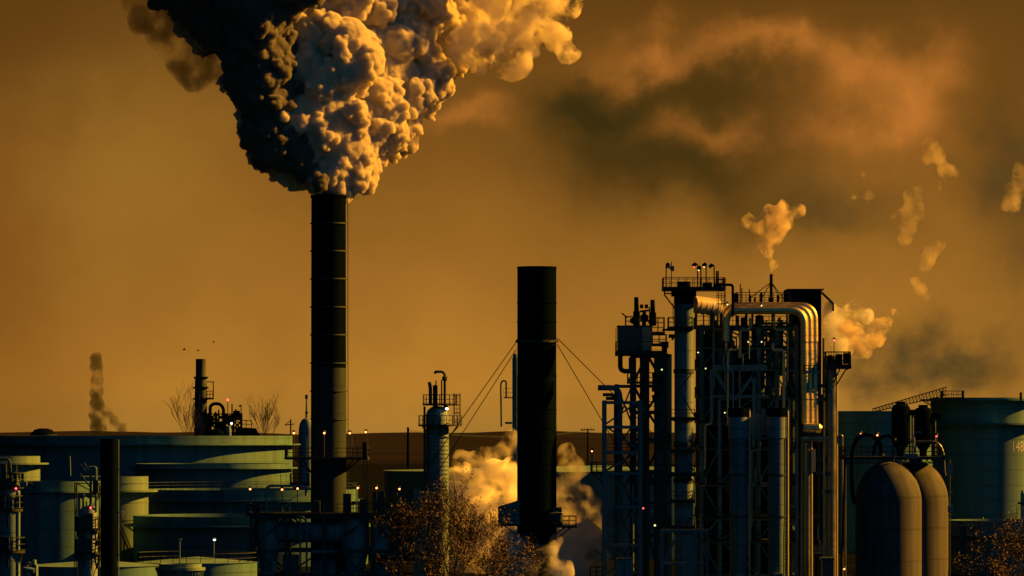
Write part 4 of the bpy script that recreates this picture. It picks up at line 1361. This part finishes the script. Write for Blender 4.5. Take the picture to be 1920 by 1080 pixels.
# three bent pipes
for k, (dy, lab) in enumerate(((0, 'front of three nested shiny pipes bending down the right of the works'), (1.0, 'middle of three nested shiny pipes, bending down between the others'), (2.0, 'rear and outermost of three nested shiny pipes bending down the right of the works'))):
    Y = 597 + dy
    t = thing('bent_pipe', lab, 'pipe', P(1509 + 10 * k, 700, Y), 'three bent pipes of the works')
    R_ = S(7.3, Y)
    pts = bend(pxs(Y, (1361, 640), (1361, 582 - 4 * k), (1507 + 9.6 * k, 582 - 4 * k), (1509 + 9.6 * k, 795)), S(26, Y), 10)
    MB().tube(pts, R_, 22).build('cladding', ALU if k else ALU, t)
    q = MB()
    for yy in (640, 694, 748):
        q.cyl(P(1507.5 + 9.6 * k + (yy - 582) * .009, yy, Y), P(1507.5 + 9.6 * k + (yy - 582) * .009, yy + 1.6, Y), R_ + .04, None, 22)
    q.build('joint_band', DULL, t)
Y = 594
t = thing('pipe_clamp_deck', 'small slatted gangway clamped across the three bent pipes', 'gangway', P(1522, 695, Y))
rect_deck(t, X(1507, Y), X(1537, Y), Y - .8, Y + .9, Z(697, Y), PALE, step=.55, h=.75, t=.22)
t = thing('drum', 'short yellow lit horizontal drum below the three bent pipes', 'drum', P(1523, 802, Y))
q = MB()
q.tube(pxs(Y, (1505, 803), (1507.5, 803), (1536, 803), (1541, 803)), [S(6, Y), S(9.4, Y), S(9.4, Y), S(5, Y)], 28)
q.build('shell', ALU, t)
q = MB()
for x_ in (1512, 1520, 1529):
    q.box(X(x_, Y) - .1, X(x_, Y) + .1, Y - .4, Y + .4, Z(819, Y), Z(811, Y))
q.build('saddle', DARK, t)
rect_deck(t, X(1502, Y), X(1552, Y), Y - 1.6, Y + 1.6, Z(819, Y), PALE, step=.8, h=S(14, Y), t=.3)
q = MB()
q.beam(P(1503, 826, Y), P(1546, 826, Y), .25)
q.beam(P(1545, 826, Y), (X(1545, Y), Y, 0), .2)
q.beam(P(1504, 826, Y + 1.4), (X(1504, Y), Y + 1.4, 0), .3)
q.build('support', PALE, t)

# ribbed column below the drum
Y = 593
cx, r = X(1512.5, Y), S(7.3, Y)
t = thing('ribbed_column', 'slim pale ribbed column standing under the yellow lit drum', 'process column', (cx, Y, 0))
q = MB()
zz, prof = Z(830, Y), []
n = 62
for k in range(n):
    a, b = zz * k / n, zz * (k + .8) / n
    prof += [(r, a), (r, b), (r - .05, b), (r - .05, zz * (k + 1) / n)]
q.lathe(cx, Y, prof, 28)
q.build('shell', DULL, t)
q = MB().tube([(cx + r + .14, Y, 0), (cx + r + .14, Y, Z(828, Y))], .11, 8)
q.build('side_pipe', LIME, t)
q = MB()
q.box(X(1522, Y), X(1529, Y), Y - .5, Y + .5, Z(885, Y), Z(842, Y))
q.build('cover_panel', TAN, t)

# two tall furnaces with wide heads
for (fx, lab, w_) in ((1384, 'left of two tall twin furnaces with black topped wide heads', 18.5), (1456, 'right of two tall twin furnaces, nearer the ribbed column', 18.5)):
    Y = 588
    cx, r = X(fx, Y), S(w_ - 2.5, Y)
    t = thing('furnace_column', lab, 'furnace', (cx, Y, 0), 'twin furnaces')
    MB().lathe(cx, Y, [(r, 0), (r, Z(1008, Y)), (r * 1.04, Z(968, Y)), (r * 1.04, Z(822, Y))], 32).build('shell', SHELL, t)
    rh = S(w_, Y)
    MB().lathe(cx, Y, [(r * 1.03, Z(822, Y)), (rh, Z(821.5, Y)), (rh, Z(782, Y)), (r * .9, Z(781.9, Y))], 32).build('head', PALE, t)
    MB().lathe(cx, Y, [(rh + .02, Z(781.8, Y)), (rh + .02, Z(765, Y)), (.1, Z(764, Y))], 32).build('cap', BLACK, t)
    ring_bands(t, cx, Y, [(r * 1.04, Z(y_, Y)) for y_ in (890, 968)], 'flange', DARK, .12, .2)
    q = MB()
    q.ladder((cx + rh + .2, Y - .1, 0), (cx + rh + .2, Y - .1, Z(764, Y)), .42, False, (0, 1, 0))
    q.tube([(cx + rh + .15, Y - .4, 0), (cx + rh + .15, Y - .4, Z(770, Y))], .12, 8)
    q.build('side_ladder', LIME, t)
    MB().box(X(fx - 8, Y), X(fx + 10, Y), Y - r - .9, Y - r - .1, 0, Z(1074, Y)).build('burner_box', PALE, t)
Y = 590
t = thing('link_gangway', 'railed steel link joining the twin furnaces high up', 'gangway', P(1420, 790, Y))
MB().box(X(1403.5, Y), X(1436.5, Y), Y - .9, Y + 1.6, Z(816, Y), Z(775, Y)).build('panel', GREY, t)
q = MB().rail([P(1404, 821, Y - 1.5), P(1436, 821, Y - 1.5)], 1.1, .9, .05, 2)
q.box(X(1403.5, Y), X(1436.5, Y), Y - 1.6, Y + 1.6, Z(824, Y), Z(820, Y))
q.build('deck', GREY, t)
q = MB()
for yy, x1 in ((975, 1452), (984, 1443)):
    q.beam(P(1404, yy, Y - 1), P(x1, yy, Y - 1), .09)
q.build('tie_rod', PALE, t)

# lower braced portal
Y = 583
t = thing('braced_portal', 'pale grey steel portal with slanted braces at the foot of the flag column', 'steel frame', (X(1272, Y), Y, 0))
q = MB()
for vx, w_ in ((1241, .5), (1303, .55), (1327, .25)):
    q.beam((X(vx, Y), Y, 0), P(vx, 994, Y), w_)
q.beam(P(1238, 995, Y), P(1329, 995, Y), .35)
q.beam(P(1243, 1057, Y), P(1326, 1057, Y), .3)
for (a, b) in (((1246, 1055), (1272, 997)), ((1300, 1050), (1274, 997)), ((1312, 997), (1325, 1055))):
    q.beam(P(*a, Y), P(*b, Y), .22)
q.build('frame', GREY, t)

# right hand column with bracketed deck
Y = 600
cx, r = X(1557, Y), S(11.5, Y)
t = thing('process_column', 'slender column at the right end of the works with bracketed deck beside the steam', 'process column', (cx, Y, 0))
MB().lathe(cx, Y, [(r, 0), (r, Z(672, Y)), (r * .6, Z(667, Y)), (.05, Z(665, Y))], 32).build('shell', DULL, t)
MB().tube([(cx + r + .05, Y - .1, 0), (cx + r + .05, Y - .1, Z(700, Y))], .1, 8).build('side_pipe', LIME, t)
d = rect_deck(t, X(1546, Y), X(1594, Y), Y - 2.2, Y + 2.2, Z(684, Y), t=.5, step=.6, h=S(24, Y), mid=2,
              braces=[(P(1590, 686, Y - 2), P(1568, 722, Y - .6)), (P(1577, 686, Y - 2), P(1564, 716, Y - .6)), (P(1589, 684, Y - 2), P(1589, 694, Y - 2))])
q = MB()
for (x0, x1, y0, y1) in ((1567, 1578, 664, 684), (1550, 1558, 668, 684), (1581, 1590, 662, 682)):
    q.box(X(x0, Y), X(x1, Y), Y - 1.6, Y + .6, Z(y1, Y), Z(y0, Y))
q.build('deck_box', BLACK, d)
lamp(d, 1564, 638, Y - 2, 684, L_RED, r=.12)
q = MB()
q.tube(pxs(Y - 1, (1544, 1140), (1544, 634)), .13, 8)
q.tube(pxs(Y - 1, (1536, 1140), (1536, 700)), .2, 8)
q.build('riser_pipe', DARK, t)
q = MB()
for (yy, x0, x1) in ((884, 1530, 1556), (858, 1528, 1544), (720, 1534, 1545), (745, 1534, 1545), (918, 1540, 1556)):
    q.box(X(x0, Y), X(x1, Y), Y - 1.5, Y, Z(yy + 7, Y), Z(yy, Y))
q.build('bracket_box', DARK, t)
for (px_, py_, dy, rr_, mat, lab) in ((1579, 816, -1.5, 2.4, DULL, 'goosenecked riser pipe right of the slender right hand column'), (1585, 846, .5, 1.8, DULL, 'thin straight riser pipe beside the silos, outermost of the works')):
    yq = Y + dy
    t = thing('riser_pipe', lab, 'pipe', (X(px_, yq), yq, 0))
    pts = bend([(X(px_, yq), yq, 0), P(px_, py_, yq), P(px_ - 7, py_, yq), P(px_ - 7, py_ + 16, yq)] if py_ < 830 else [(X(px_, yq), yq, 0), P(px_, py_, yq)], .35)
    MB().tube(pts, S(rr_, yq), 12).build('pipe', mat, t)
    q = MB()
    for yy in ((843, 984) if py_ < 830 else (930, 1010)):
        q.box(X(px_ - 4, yq), X(px_ + 4, yq), yq - .3, yq + .3, Z(yy + 2, yq), Z(yy, yq))
    q.build('clamp', PALE, t)
    lamp(t, px_ + 4, 1067 if py_ < 830 else 1100, yq - .5, None, L_ORANGE, r=.11) if py_ < 830 else None
Y = 590
t = thing('blue_housing', 'dull blue equipment housing at the foot of the slender right hand column', 'housing', (X(1552, Y), Y, 0))
MB().box(X(1541, Y), X(1561, Y), Y - 1.5, Y + 1.5, 0, Z(1050, Y)).build('body', BLUE, t)
MB().box(X(1538, Y), X(1563, Y), Y - 1.7, Y + 1.7, Z(1050, Y) + .002, Z(1045, Y)).build('lid', BLUE, t)
Y = 598
t = thing('valve_deck', 'small cluttered valve platform between the ribbed and slender columns', 'platform', P(1532, 1035, Y))
rect_deck(t, X(1524, Y), X(1543, Y), Y - 1.2, Y + 1.2, Z(1035, Y), PALE, step=.7, h=.9, t=.2, name='deck')
q = MB()
for (x0, x1, y0, y1) in ((1525, 1531, 1024, 1034), (1533, 1541, 1026, 1034), (1536, 1539, 1014, 1026), (1533, 1535, 985, 1012)):
    q.box(X(x0, Y), X(x1, Y), Y - .7, Y + .3, Z(y1, Y), Z(y0, Y))
q.beam((X(1526, Y), Y, 0), P(1526, 1036, Y), .15)
q.beam((X(1542, Y), Y, 0), P(1542, 1036, Y), .15)
q.build('valve', PALE, t)
Y = 594
t = thing('cross_beam', 'dark girder crossing low behind the ribbed column', 'girder', P(1500, 971, 601))
q = MB().box(X(1310, Y), X(1552, Y), 600.6, 601.4, Z(974, Y), Z(967, Y))
q.build('girder', DARK, t)

# ------------------------------------------------------------------ silos
for (sx_, Y, lab) in ((1666, 560, 'nearer of two round topped brown silos, in front'), (1716, 570, 'farther of two round topped silos, right edge striped with sun and shadow')):
    cx, r = X(sx_, Y), S(62, Y)
    t = thing('silo', lab, 'silo', (cx, Y, 0), 'round topped silos')
    zsh, zap = Z(942, Y), Z(864, Y)
    prof = [(r, 0), (r, zsh)] + [(r * math.cos(a), zsh + (zap - zsh) * math.sin(a)) for a in [math.radians(6 * k) for k in range(1, 15)]] + [(.05, zap)]
    MB().lathe(cx, Y, prof, 64).build('shell', SILO, t)
    MB().cyl((cx, Y, zap - .3), (cx, Y, zap + .5), .7, None, 20).build('top_nozzle', DARK, t)
Y = 562
t = thing('silo_deck', 'railed steel walkway across the tops of the two silos', 'gangway', P(1680, 857, Y))
d = rect_deck(t, X(1583, Y), X(1770, Y), Y - 2, Y + 9, Z(856, Y), DARK, step=1.3, t=.35)
q = MB()
for k in range(18):
    a = 1583 + k * 10
    q.beam(P(a, 859, Y - 1.9), P(a + 10, 868, Y - 1.9), .09)
    q.beam(P(a + 10, 859, Y - 1.9), P(a, 868, Y - 1.9), .09)
q.beam(P(1583, 868, Y - 1.9), P(1768, 868, Y - 1.9), .14)
q.build('truss', DARK, t)
q = MB()
for a in (1585, 1766):
    q.beam((X(a, Y), Y + 8, 0), P(a, 857, Y + 8), .25)
q.build('leg', DARK, t)
MB().box(X(1693, Y), X(1718, Y), Y - 2.2, Y - 2.05, Z(859, Y), Z(851, Y)).build('sign_board', PALE, d)
q = MB()
q.tube(bend(pxs(Y - 1.9, (1714, 857), (1714, 812), (1722, 810)), .3), .09, 8)
q.box(X(1717, Y), X(1726, Y), Y - 2.2, Y - 1.7, Z(812, Y), Z(809, Y))
q.build('floodlight', PALE, d)
for lx, ly in ((1614, 814), (1645, 816), (1756, 818)):
    lamp(d, lx, ly, Y - 1.9, 857 if lx > 1700 else None, L_RED if lx > 1700 else L_ORANGE, r=.1)
for (hx, top, Y, lab) in ((1689, 757, 564, 'left black hopper drum above the silos'), (1731, 763, 570, 'right black hopper drum above the silos, slightly lower')):
    cx, r = X(hx, Y), S(17.5, Y)
    t = thing('hopper', lab, 'hopper', (cx, Y, Z(856, Y)), 'hoppers on the silos')
    MB().lathe(cx, Y, [(S(7, Y), Z(856, Y)), (S(7, Y), Z(845, Y)), (r, Z(828, Y)), (r, Z(top + 8, Y)), (r * .8, Z(top + 3, Y)), (r * .4, Z(top, Y)), (.05, Z(top, Y))], 30).build('shell', BLACK, t)
    q = MB()
    q.box(cx + r * .4, cx + r + .9, Y - .5, Y + .5, Z(top + 22, Y), Z(top + 11, Y))
    q.box(cx - .5, cx + .5, Y - .4, Y + .4, Z(top, Y) - .05, Z(top - 4, Y))
    q.build('lid_bracket', BLACK, t)
    MB().tube([(cx + r + .25, Y - .3, Z(853, Y)), (cx + r + .25, Y - .3, Z(top + 18, Y))], S(2, Y), 10).build('side_pipe', DULL, t)
    q = MB()
    for k in (-1, 1):
        q.beam((cx + k * r * .9, Y - .6, Z(856, Y)), (cx + k * r * .9, Y - .6, Z(822, Y)), .18)
    q.build('leg', DARK, t)
Y = 557.5
for pts, rr_, lab, mat in (([(1603, 945), (1598, 925), (1597, 850), (1606, 822), (1622, 813), (1640, 818), (1651, 832), (1653, 853)], 3.8, 'thick black hose looping over the left silo shoulder', BLACK),
                           ([(1638, 853), (1641, 832), (1652, 819), (1668, 816), (1676, 824)], 3.2, 'short black hose arching to the left hopper', BLACK),
                           ([(1704, 828), (1752, 828), (1762, 834), (1769, 850), (1771, 890)], 2.6, 'bent pipe running from the hoppers down the right silo', DULL)):
    yq = Y if rr_ != 2.6 else 560.5
    p3 = pxs(yq, *pts)
    t = thing('hose' if mat is BLACK else 'bent_pipe', lab, 'hose' if mat is BLACK else 'pipe', tuple(p3[0]))
    MB().tube(bend(p3, 1.2, 4), S(rr_, yq), 14).build('tube', mat, t)
    q = MB()
    a, b = p3[0], p3[-1]
    q.cyl(b - Vector((0, 0, .1)), b + Vector((0, 0, .15)), S(rr_ + 1.2, yq), None, 14)
    q.build('flange', DARK, t)
t = thing('light_mast', 'small fittings pole with bright boxes along the right silo edge', 'mast', (X(1781, 566), 566, 0))
MB().tube([(X(1781, 566), 566, 0), P(1781, 862, 566)], .06, 6).build('pole', DARK, t)
q = MB()
for (y0, y1) in ((868, 888), (948, 960), (924, 926), (965, 967)):
    q.box(X(1777, 566), X(1786, 566), 565.6, 566, Z(y1, 566), Z(y0, 566))
q.build('fitting', PALE, t)

# post at right edge
Y = 640
t = thing('gate_post', 'pale square post with short side arms at the right edge before tank 148', 'post', (X(1918, Y), Y, 0))
MB().box(X(1914, Y), X(1926, Y), Y - .4, Y + .4, 0, Z(925, Y)).build('post', PALE, t)
q = MB()
for yy in (942, 944):
    q.beam(P(1908, yy, Y - .5), P(1926, yy + 2, Y - .5), .15)
q.box(X(1915, Y), X(1918, Y), Y - .3, Y + .3, Z(925, Y) + .002, Z(920, Y))
q.build('arm', DARK, t)
t = thing('floodlight', 'low black twin floodlight standing right of the silos near the bottom edge', 'floodlight', (X(1799, 570), 570, 0))
q = MB()
q.tube([(X(1799, 570), 570, 0), P(1799, 1062, 570)], .1, 6)
q.beam(P(1786, 1082, 570), P(1798, 1066, 570), .15)
q.build('mount', BLACK, t)
q = MB()
q.box(X(1794, 570), X(1799, 570), 569.6, 570.1, Z(1064, 570), Z(1057, 570))
q.box(X(1799.5, 570), X(1804, 570), 569.6, 570.1, Z(1064, 570), Z(1057, 570))
q.build('lamp_head', BLACK, t)
# ------------------------------------------------------------------ steam
M_STEAM = wispy_mat('steam', (.995, .98, .95), 2.0, .27, .455, .61, .1)
M_STEAM_THIN = wispy_mat('thin_steam', (.985, .98, .97), .32, .45, .44, .64, .1)
M_STEAM_LOW = wispy_mat('cool_steam', (.97, .98, .98), 1.3, .34, .40, .60, .0)
M_PUFF = wispy_mat('steam_puff', (.92, .82, .70), 1.3, .5, .44, .66, .1)
M_FAINT = wispy_mat('fading_steam', (.95, .86, .76), .34, .34, .44, .70, .1)
steam('glowing_steam', 'yellow glowing bank of steam left of the guyed chimney, behind the autumn tree',
      [(870, 905, 36, 0), (925, 888, 30, 0), (956, 880, 22, 0), (878, 892, 24, 0), (915, 915, 42, 1), (955, 915, 38, 1), (845, 930, 32, 0), (900, 950, 50, 0), (950, 955, 45, 0), (880, 990, 55, 0), (930, 1010, 60, 0), (860, 1050, 50, 0), (910, 1065, 60, 0)],
      645, M_STEAM, 21)
steam('rising_vapour', 'thin brownish vapour rising above the glowing steam bank',
      [(870, 870, 26, 0), (910, 862, 28, 0), (945, 850, 24, 0), (960, 822, 18, 0), (895, 885, 28, 0), (935, 882, 30, 0)], 648, M_STEAM_THIN, 22)
steam('low_steam', 'cool blue grey steam wrapping the foot of the guyed chimney',
      [(975, 1020, 28, -10), (1005, 1030, 26, -10), (1032, 1022, 22, -10), (985, 1065, 36, -10), (1030, 1075, 38, -10), (950, 1030, 30, -9), (985, 1030, 50, 0), (1030, 1050, 55, 0), (1075, 1030, 42, 0), (1100, 1010, 34, 0), (960, 1000, 34, 0), (1005, 1080, 60, 0), (1070, 1085, 50, 0), (1110, 1060, 36, 0), (945, 1060, 40, 0), (1010, 995, 26, 0)],
      599, M_STEAM_LOW, 23)
steam('drifting_vapour', 'faint vapour drifting between the guyed chimney and the pipe tower',
      [(1060, 920, 30, 0), (1075, 880, 26, 0), (1095, 950, 34, 0), (1070, 970, 34, 0), (1110, 985, 28, 0), (1062, 845, 18, 0)], 610, M_STEAM_THIN, 24)
steam('flare_steam', 'orange lit steam billowing beside the bracketed deck at the right end of the works',
      [(1588, 615, 20, 0), (1605, 635, 24, 0), (1622, 650, 20, 0), (1602, 660, 14, 0), (1640, 635, 18, 0), (1595, 600, 14, 0), (1660, 610, 14, 0), (1675, 590, 13, 0), (1645, 612, 16, 0)],
      604, M_PUFF, 25)
steam('shaded_steam', 'grey shaded steam between the hooded casing and the orange lit steam',
      [(1562, 600, 22, 0), (1568, 630, 24, 0), (1580, 655, 22, 0), (1556, 575, 14, 0), (1600, 580, 18, 0), (1625, 590, 16, 0), (1560, 650, 16, 0)], 609, M_STEAM_LOW, 26)
steam('vent_puff', 'small ragged steam cloud drifting from the thin braced vent pipe',
      [(1446, 508, 5, 0), (1450, 493, 11, 0), (1440, 470, 14, 0), (1432, 450, 17, 0), (1420, 428, 18, 0), (1402, 415, 15, 0), (1455, 440, 20, 0), (1470, 412, 22, 0), (1445, 405, 20, 0), (1495, 395, 15, 0), (1470, 388, 14, 0)],
      603, M_PUFF, 27, 'steam', .2)
for k, (lab, bl) in enumerate((
        ('tall upright wisp of sunlit steam right of the vent puff', [(1712, 365, 20, 0), (1715, 395, 22, 0), (1702, 425, 20, 0), (1697, 448, 15, 0), (1688, 410, 18, 0)]),
        ('highest hooked wisp of steam near the right edge', [(1745, 272, 18, 0), (1758, 290, 18, 0), (1737, 300, 12, 0), (1780, 325, 20, 0), (1775, 345, 16, 0)]),
        ('short curled wisp of steam below the tall upright one', [(1752, 465, 18, 0), (1742, 482, 15, 0), (1765, 458, 12, 0), (1735, 500, 13, 0)]),
        ('lowest slanting wisp of steam above the orange lit steam', [(1715, 528, 11, 0), (1727, 543, 13, 0), (1738, 555, 10, 0)]),
        ('pair of tiny faint steam shreds between the vent puff and the tall wisp', [(1610, 330, 11, 0), (1600, 362, 12, 0), (1630, 368, 12, 0), (1664, 518, 8, 0)]),
        ('faint pale steam streak cut by the right edge', [(1905, 350, 22, 0), (1898, 380, 20, 0), (1915, 325, 20, 0)]))):
    steam('steam_wisp', lab, bl, 640, M_FAINT, 40 + k, 'steam', .25)['group'] = 'steam wisps at the right'
steam('heat_blurred_chimney', 'distant chimney wavering in heat haze on the skyline at far left, built of dark smoke',  # far chimney blurred by heat, built as a dark smoke column
      [(180, 672, 13, 0), (181, 690, 14, 0), (182, 712, 14, 0), (181, 735, 15, 0), (181, 758, 15, 0), (182, 780, 16, 0), (183, 802, 17, 0), (205, 770, 9, 0), (215, 790, 11, 0), (228, 803, 12, 0)],
      1500, wispy_mat('blurred_chimney_smoke', (.05, .06, .05), .5, .26, .38, .60, 0), 31, 'smoke', .6, ((6, .3, .5, .5),))
# ------------------------------------------------------------------ trees
def leaf_mat():
    m = bpy.data.materials.new('withered_leaves')
    m.use_nodes = True
    t = NT(m.node_tree)
    b = m.node_tree.nodes['Principled BSDF']
    co = t.n('ShaderNodeTexCoord').outputs['Object']
    n = t.noise(co, 2.5, 3, .6)
    c = t.mix(t.rng(n, .35, .65), (.08, .055, .026, 1), (.16, .095, .036, 1))
    m.node_tree.links.new(c, b.inputs['Base Color'])
    b.inputs['Roughness'].default_value = .7
    return m
LEAF = leaf_mat()
BARK = paint('bark', (.014, .012, .010), .9, 0, .4, 3, .5, 0, .3)
FARTWIG = paint('far_bark', (.05, .04, .028), .9, 0, .3, 1, .3, 0, 0)
def tree(name, label, base, height, spread, seed, leaves, leaf_size, stems=5, depth=5, mat=BARK, r0=.16, fork_z=.12, thin=.012):
    rr = random.Random(seed)
    t = thing(name, label, 'tree', base)
    b = Vector(base)
    q, tips = MB(), []
    def grow(p, d, L, r, k):
        pts, rs = [p], [r]
        n = 4
        for i in range(n):
            d = (d + Vector((rr.gauss(0, .12), rr.gauss(0, .12), rr.gauss(.03, .07)))).normalized()
            p = p + d * (L / n)
            pts.append(p)
            rs.append(max(thin, r * (1 - .42 * (i + 1) / n)))
            if k <= 2:
                tips.append((p, d))
        q.tube(pts, rs, 6 if k > 2 else 4, False)
        if k == 0:
            return
        for c in range(rr.choice((2, 3, 3)) if k > 1 else 3):
            i = rr.choice((2, 3, 4)) if c else 4
            ax = Vector((rr.gauss(0, 1), rr.gauss(0, 1), rr.gauss(0, .5)))
            ax = (ax - d * ax.dot(d)).normalized()
            nd = (d + ax * rr.uniform(.35, .85) * spread + Vector((0, 0, .12))).normalized()
            grow(pts[i], nd, L * rr.uniform(.62, .86), rs[i] * rr.uniform(.6, .85), k - 1)
    top = b + Vector((0, 0, height * fork_z))
    q.tube([b, b.lerp(top, .5) + Vector((.03, 0, 0)), top], [r0 * 1.5, r0 * 1.25, r0 * 1.15], 10)
    for s in range(stems):
        a = 2 * math.pi * (s + rr.uniform(-.3, .3)) / stems
        o = rr.uniform(.15, .62) * spread
        grow(top, Vector((math.cos(a) * o, math.sin(a) * o, 1)).normalized(), height * rr.uniform(.27, .36), r0 * rr.uniform(.6, .8), depth)
    q.build('branches', mat, t)
    if leaves:
        rng = np.random.default_rng(seed)
        V, Fc = [], []
        for k in range(leaves):
            p, d = tips[rng.integers(len(tips))]
            c = np.array(p - b) + rng.normal(size=3) * .16
            u = rng.normal(size=3)
            u /= np.linalg.norm(u)
            v = np.cross(u, rng.normal(size=3))
            v /= np.linalg.norm(v)
            s = leaf_size * rng.uniform(.5, 1.2)
            w = np.cross(u, v) * s * .18
            i = len(V)
            V += [c - u * s, c + v * s * .42 + w, c + u * s, c - v * s * .42 + w]
            Fc += [(i, i + 1, i + 2), (i, i + 2, i + 3)]
        me = np_mesh('leaves', np.array(V), np.array(Fc))
        me.materials.append(LEAF)
        o = bpy.data.objects.new('leaves', me)
        COL.objects.link(o)
        o.parent = t
    return t
Y = 380
tree('autumn_tree', 'half bare tree with brown leaves before the glowing steam, centre bottom', (X(842, Y), Y, 0), 10.9, .46, 4, 7500, .1, 7, 5, BARK, .2, .25)
tree('autumn_tree', 'low brown leaved tree at the right foot of the bigger half bare one', (X(925, 372), 372, 0), 9.0, .8, 12, 5000, .1, 5, 4, BARK, .13, .3)
tree('autumn_tree', 'pale brown tree cut by the right edge before the low dark tank', (X(1908, 430), 430, 0), 9.4, .7, 7, 3000, .1, 5, 4, BARK, .12, .3)
tree('autumn_tree', 'treetop just showing at the bottom edge right of the silos', (X(1858, 425), 425, 0), 6.6, .7, 9, 1800, .1, 5, 4, BARK, .1, .3)
for (px_, top, lab, sd) in ((350, 788, 'distant bare tree left of the squat far chimney', 3), (497, 789, 'distant bare tree right of the hooded far roof', 8)):
    Yf = 1450
    tree('bare_tree', lab, (X(px_, Yf), Yf, 0), Z(top, Yf), .30, sd, 0, 0, 5, 4, FARTWIG, .22, .4, .035)
